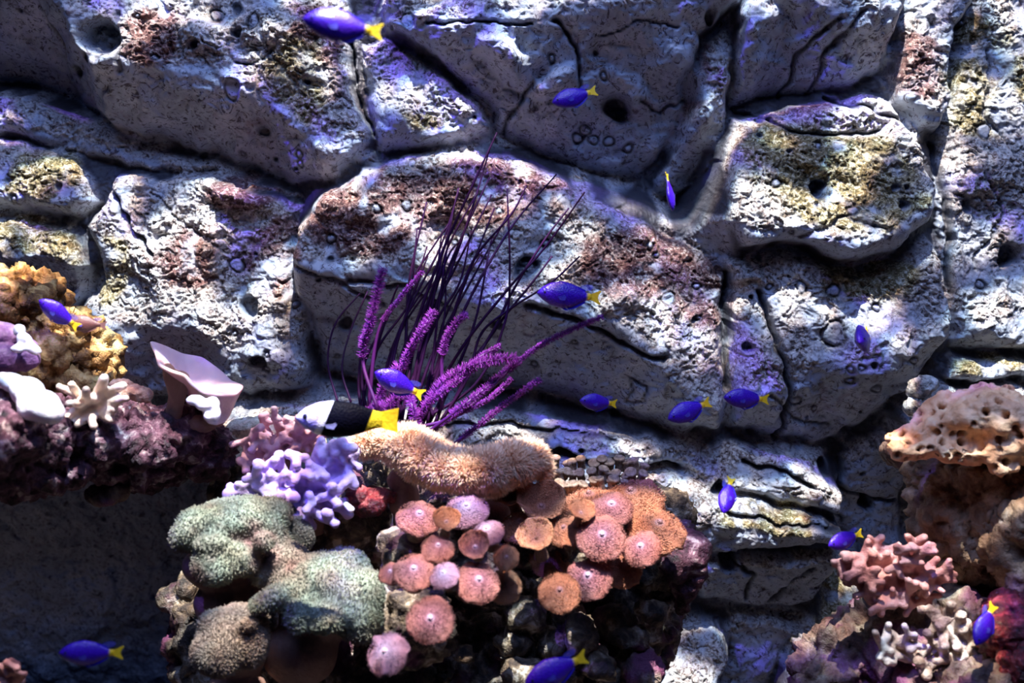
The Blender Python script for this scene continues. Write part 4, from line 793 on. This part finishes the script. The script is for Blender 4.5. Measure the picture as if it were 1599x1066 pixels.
def build_fish(kind):
    parts = []
    if kind in ('blue', 'stripe'):
        top = ([0, .03, .1, .25, .45, .65, .82, .92, 1], [.008, .05, .11, .18, .215, .18, .10, .058, .052]); bot = ([0, .03, .1, .25, .45, .65, .82, .92, 1], [.008, .04, .095, .17, .21, .185, .105, .058, .052]); wid = ([0, .05, .2, .45, .7, .9, 1], [.006, .045, .09, .105, .07, .028, .018])
        mb = M_BLUE if kind == 'blue' else M_STRIPE; mf = M_BLUEFIN if kind == 'blue' else M_BRFIN; mt = M_YEL if kind == 'blue' else M_BRFIN
        V, F = fish_body(top, bot, wid); body = mesh_from('body', V, F, mb).data
        parts = [('body', body), ('dorsal_fin', fin('dorsal_fin', arc(-.24, .28, .155, .085, .07), .006, mf)), ('rear_fin_web', fin('rear_fin_web', [(.16, .14), (.26, .09), (.34, .10), (.385, .15), (.36, .185), (.28, .19), (.2, .17)], .003, M_CLEAR)),
            ('anal_fin', fin('anal_fin', [(x, -z) for x, z in arc(-.02, .28, .18, .085, .06)], .006, mf)), ('pelvic_fin', fin('pelvic_fin', [(-.16, -.15), (-.1, -.165), (.02, -.235), (-.03, -.24), (-.12, -.20)], .005, mf)),
            ('tail_fin', fin('tail_fin', [(.33, .045), (.40, .065), (.50, .115), (.515, .10), (.475, .04), (.468, 0), (.475, -.04), (.515, -.10), (.50, -.115), (.40, -.065), (.33, -.045)], .007, mt)),
            ('pectoral_fin', fin('pectoral_fin', [(-.2, -.02), (-.16, .01), (-.09, .01), (-.05, -.04), (-.07, -.09), (-.14, -.09)], .003, M_CLEAR, y=-.108, bend=-.10))]
        ex, ez, er, ey = -.385, .02, .022, .058
    else:
        top = ([0, .03, .1, .25, .45, .65, .82, .92, 1], [.010, .05, .105, .165, .185, .165, .12, .09, .08]); bot = ([0, .03, .1, .25, .45, .65, .82, .92, 1], [.010, .04, .095, .165, .19, .17, .12, .09, .08]); wid = ([0, .05, .2, .45, .7, .9, 1], [.008, .045, .085, .10, .07, .03, .02])
        V, F = fish_body(top, bot, wid); body = mesh_from('body', V, F, M_BI).data
        parts = [('body', body), ('dorsal_fin', fin('dorsal_fin', arc(-.22, .26, .115, .09, .04), .006, M_BLACKFIN)), ('anal_fin', fin('anal_fin', [(x, -z) for x, z in arc(0, .26, .14, .09, .035)], .006, M_BLACKFIN)),
            ('pelvic_fin', fin('pelvic_fin', [(-.24, -.12), (-.18, -.14), (-.12, -.20), (-.19, -.19), (-.25, -.15)], .005, flat('white_fin', (.75, .72, .9)))),
            ('tail_fin', fin('tail_fin', [(.33, .08), (.42, .10), (.52, .125), (.515, .05), (.51, 0), (.515, -.05), (.52, -.125), (.42, -.10), (.33, -.08)], .007, M_YEL)),
            ('pectoral_fin', fin('pectoral_fin', [(-.24, -.03), (-.2, 0), (-.13, 0), (-.09, -.05), (-.12, -.10), (-.19, -.09)], .003, flat('white_web', (.5, .5, .85), .3, .3), y=-.10, bend=-.10))]
        ex, ez, er, ey = -.405, .02, .019, .062
    bv, bf = ico(2); eye = mesh_from('eye', bv * er, bf, M_EYE); ring = mesh_from('eye_ring', bv * np.array([er * 1.45, er * .5, er * 1.45]), bf, M_RINGE if kind == 'blue' else M_EYE)
    for s_ in (-1, 1): parts.append(('eye', eye.data, (ex, s_ * ey, ez), ('eye_ring', ring.data, (0, -s_ * .008, 0))))
    for o in [o for o in COL.objects if o.name.split('.')[0] in ('body', 'dorsal_fin', 'rear_fin_web', 'anal_fin', 'pelvic_fin', 'tail_fin', 'pectoral_fin', 'eye', 'eye_ring') and o.parent is None and o.type == 'MESH']: bpy.data.objects.remove(o)
    return parts
FP = {k: build_fish(k) for k in ('blue', 'stripe', 'bicolour')}
def fish(px, py, d, lpx, ang, yaw, roll, kind, label, cat='fish', name=None, group='yellowtail blue damselfish'):
    t = empty(name or 'damselfish', at(px, py, d)); tag(t, label, cat, group if kind == 'blue' else None)
    B3 = Matrix(((1, 0, 0), (0, FWD.y, UPV.y), (0, FWD.z, UPV.z)))       # x right, y away, z up
    M3 = B3 @ Matrix.Rotation(R(-ang), 3, 'Y') @ Matrix.Rotation(R(yaw), 3, 'Z') @ Matrix.Rotation(R(roll), 3, 'X')
    s_ = lpx * 1.06 * mpp(d); t.matrix_world = Matrix.Translation(at(px, py, d)) @ M3.to_4x4() @ Matrix.Scale(s_, 4)
    for p in FP[kind]:
        c = bpy.data.objects.new(p[0], p[1]); COL.objects.link(c); c.parent = t
        if len(p) > 2:
            c.location = p[2]; e = bpy.data.objects.new(p[3][0], p[3][1]); COL.objects.link(e); e.parent = c; e.location = p[3][2]
    return t
for a in [
 (535,40,.80,116,-6,12,0,'blue','blurred blue fish with yellow tail, closest to the glass at the top left'),
 (897,151,1.12,70,18,10,0,'blue','blue fish with raised yellow tail beside the round hole in the shaded rock'),
 (1046,300,1.20,58,98,8,66,'blue','slender blue fish hanging head down with its tail pointing up'),
 (888,461,1.15,94,-4,6,0,'blue','blue fish with yellow tail right of the tall sea whips, largest of the sharp ones'),
 (623,599,1.10,80,-27,16,0,'blue','blue fish in front of the sea whips, above the black and yellow fish'),
 (934,628,1.2,60,-6,20,0,'blue','smallest of three blue fish along the foot of the boulders, leftmost of them'),
 (1076,641,1.17,74,20,18,0,'blue','dark blue fish tilted nose down at the crack right of the central boulder'),
 (1165,622,1.15,70,-3,10,0,'blue','bright violet blue fish, rightmost of the three at the foot of the boulders'),
 (1349,527,1.15,100,18,62,0,'blue','violet blue fish facing the viewer in front of the right boulder'),
 (1136,773,1.12,62,68,35,0,'blue','violet fish diving nose down above the ledge, yellow tail to the right'),
 (1320,842,1.12,64,14,22,0,'blue','small blue fish with yellow tail above the salmon branching coral'),
 (142,1019,.90,88,-4,14,0,'blue','violet blue fish swimming in the dark cave at bottom left'),
 (868,1046,.92,100,20,14,0,'blue','large blue fish with yellow tail at the bottom edge below the orange polyps'),
 (1538,975,.98,72,52,24,0,'blue','blurred blue fish diving past the dark red rock at lower right'),
 (92,490,1.05,66,-40,20,0,'blue','dark blue fish in front of the golden rock at the left'),
 (134,505,1.07,58,-6,10,0,'stripe','small brown fish with fine dark stripes touching the blue one'),
 (541,654,1.0,146,-2,8,0,'bicolour','fish with white head, black body and yellow tail beside the toadstool coral')]:
    nm = {'stripe': 'striped_fish', 'bicolour': 'bicolor_fish'}.get(a[7]); fish(*a, name=nm)
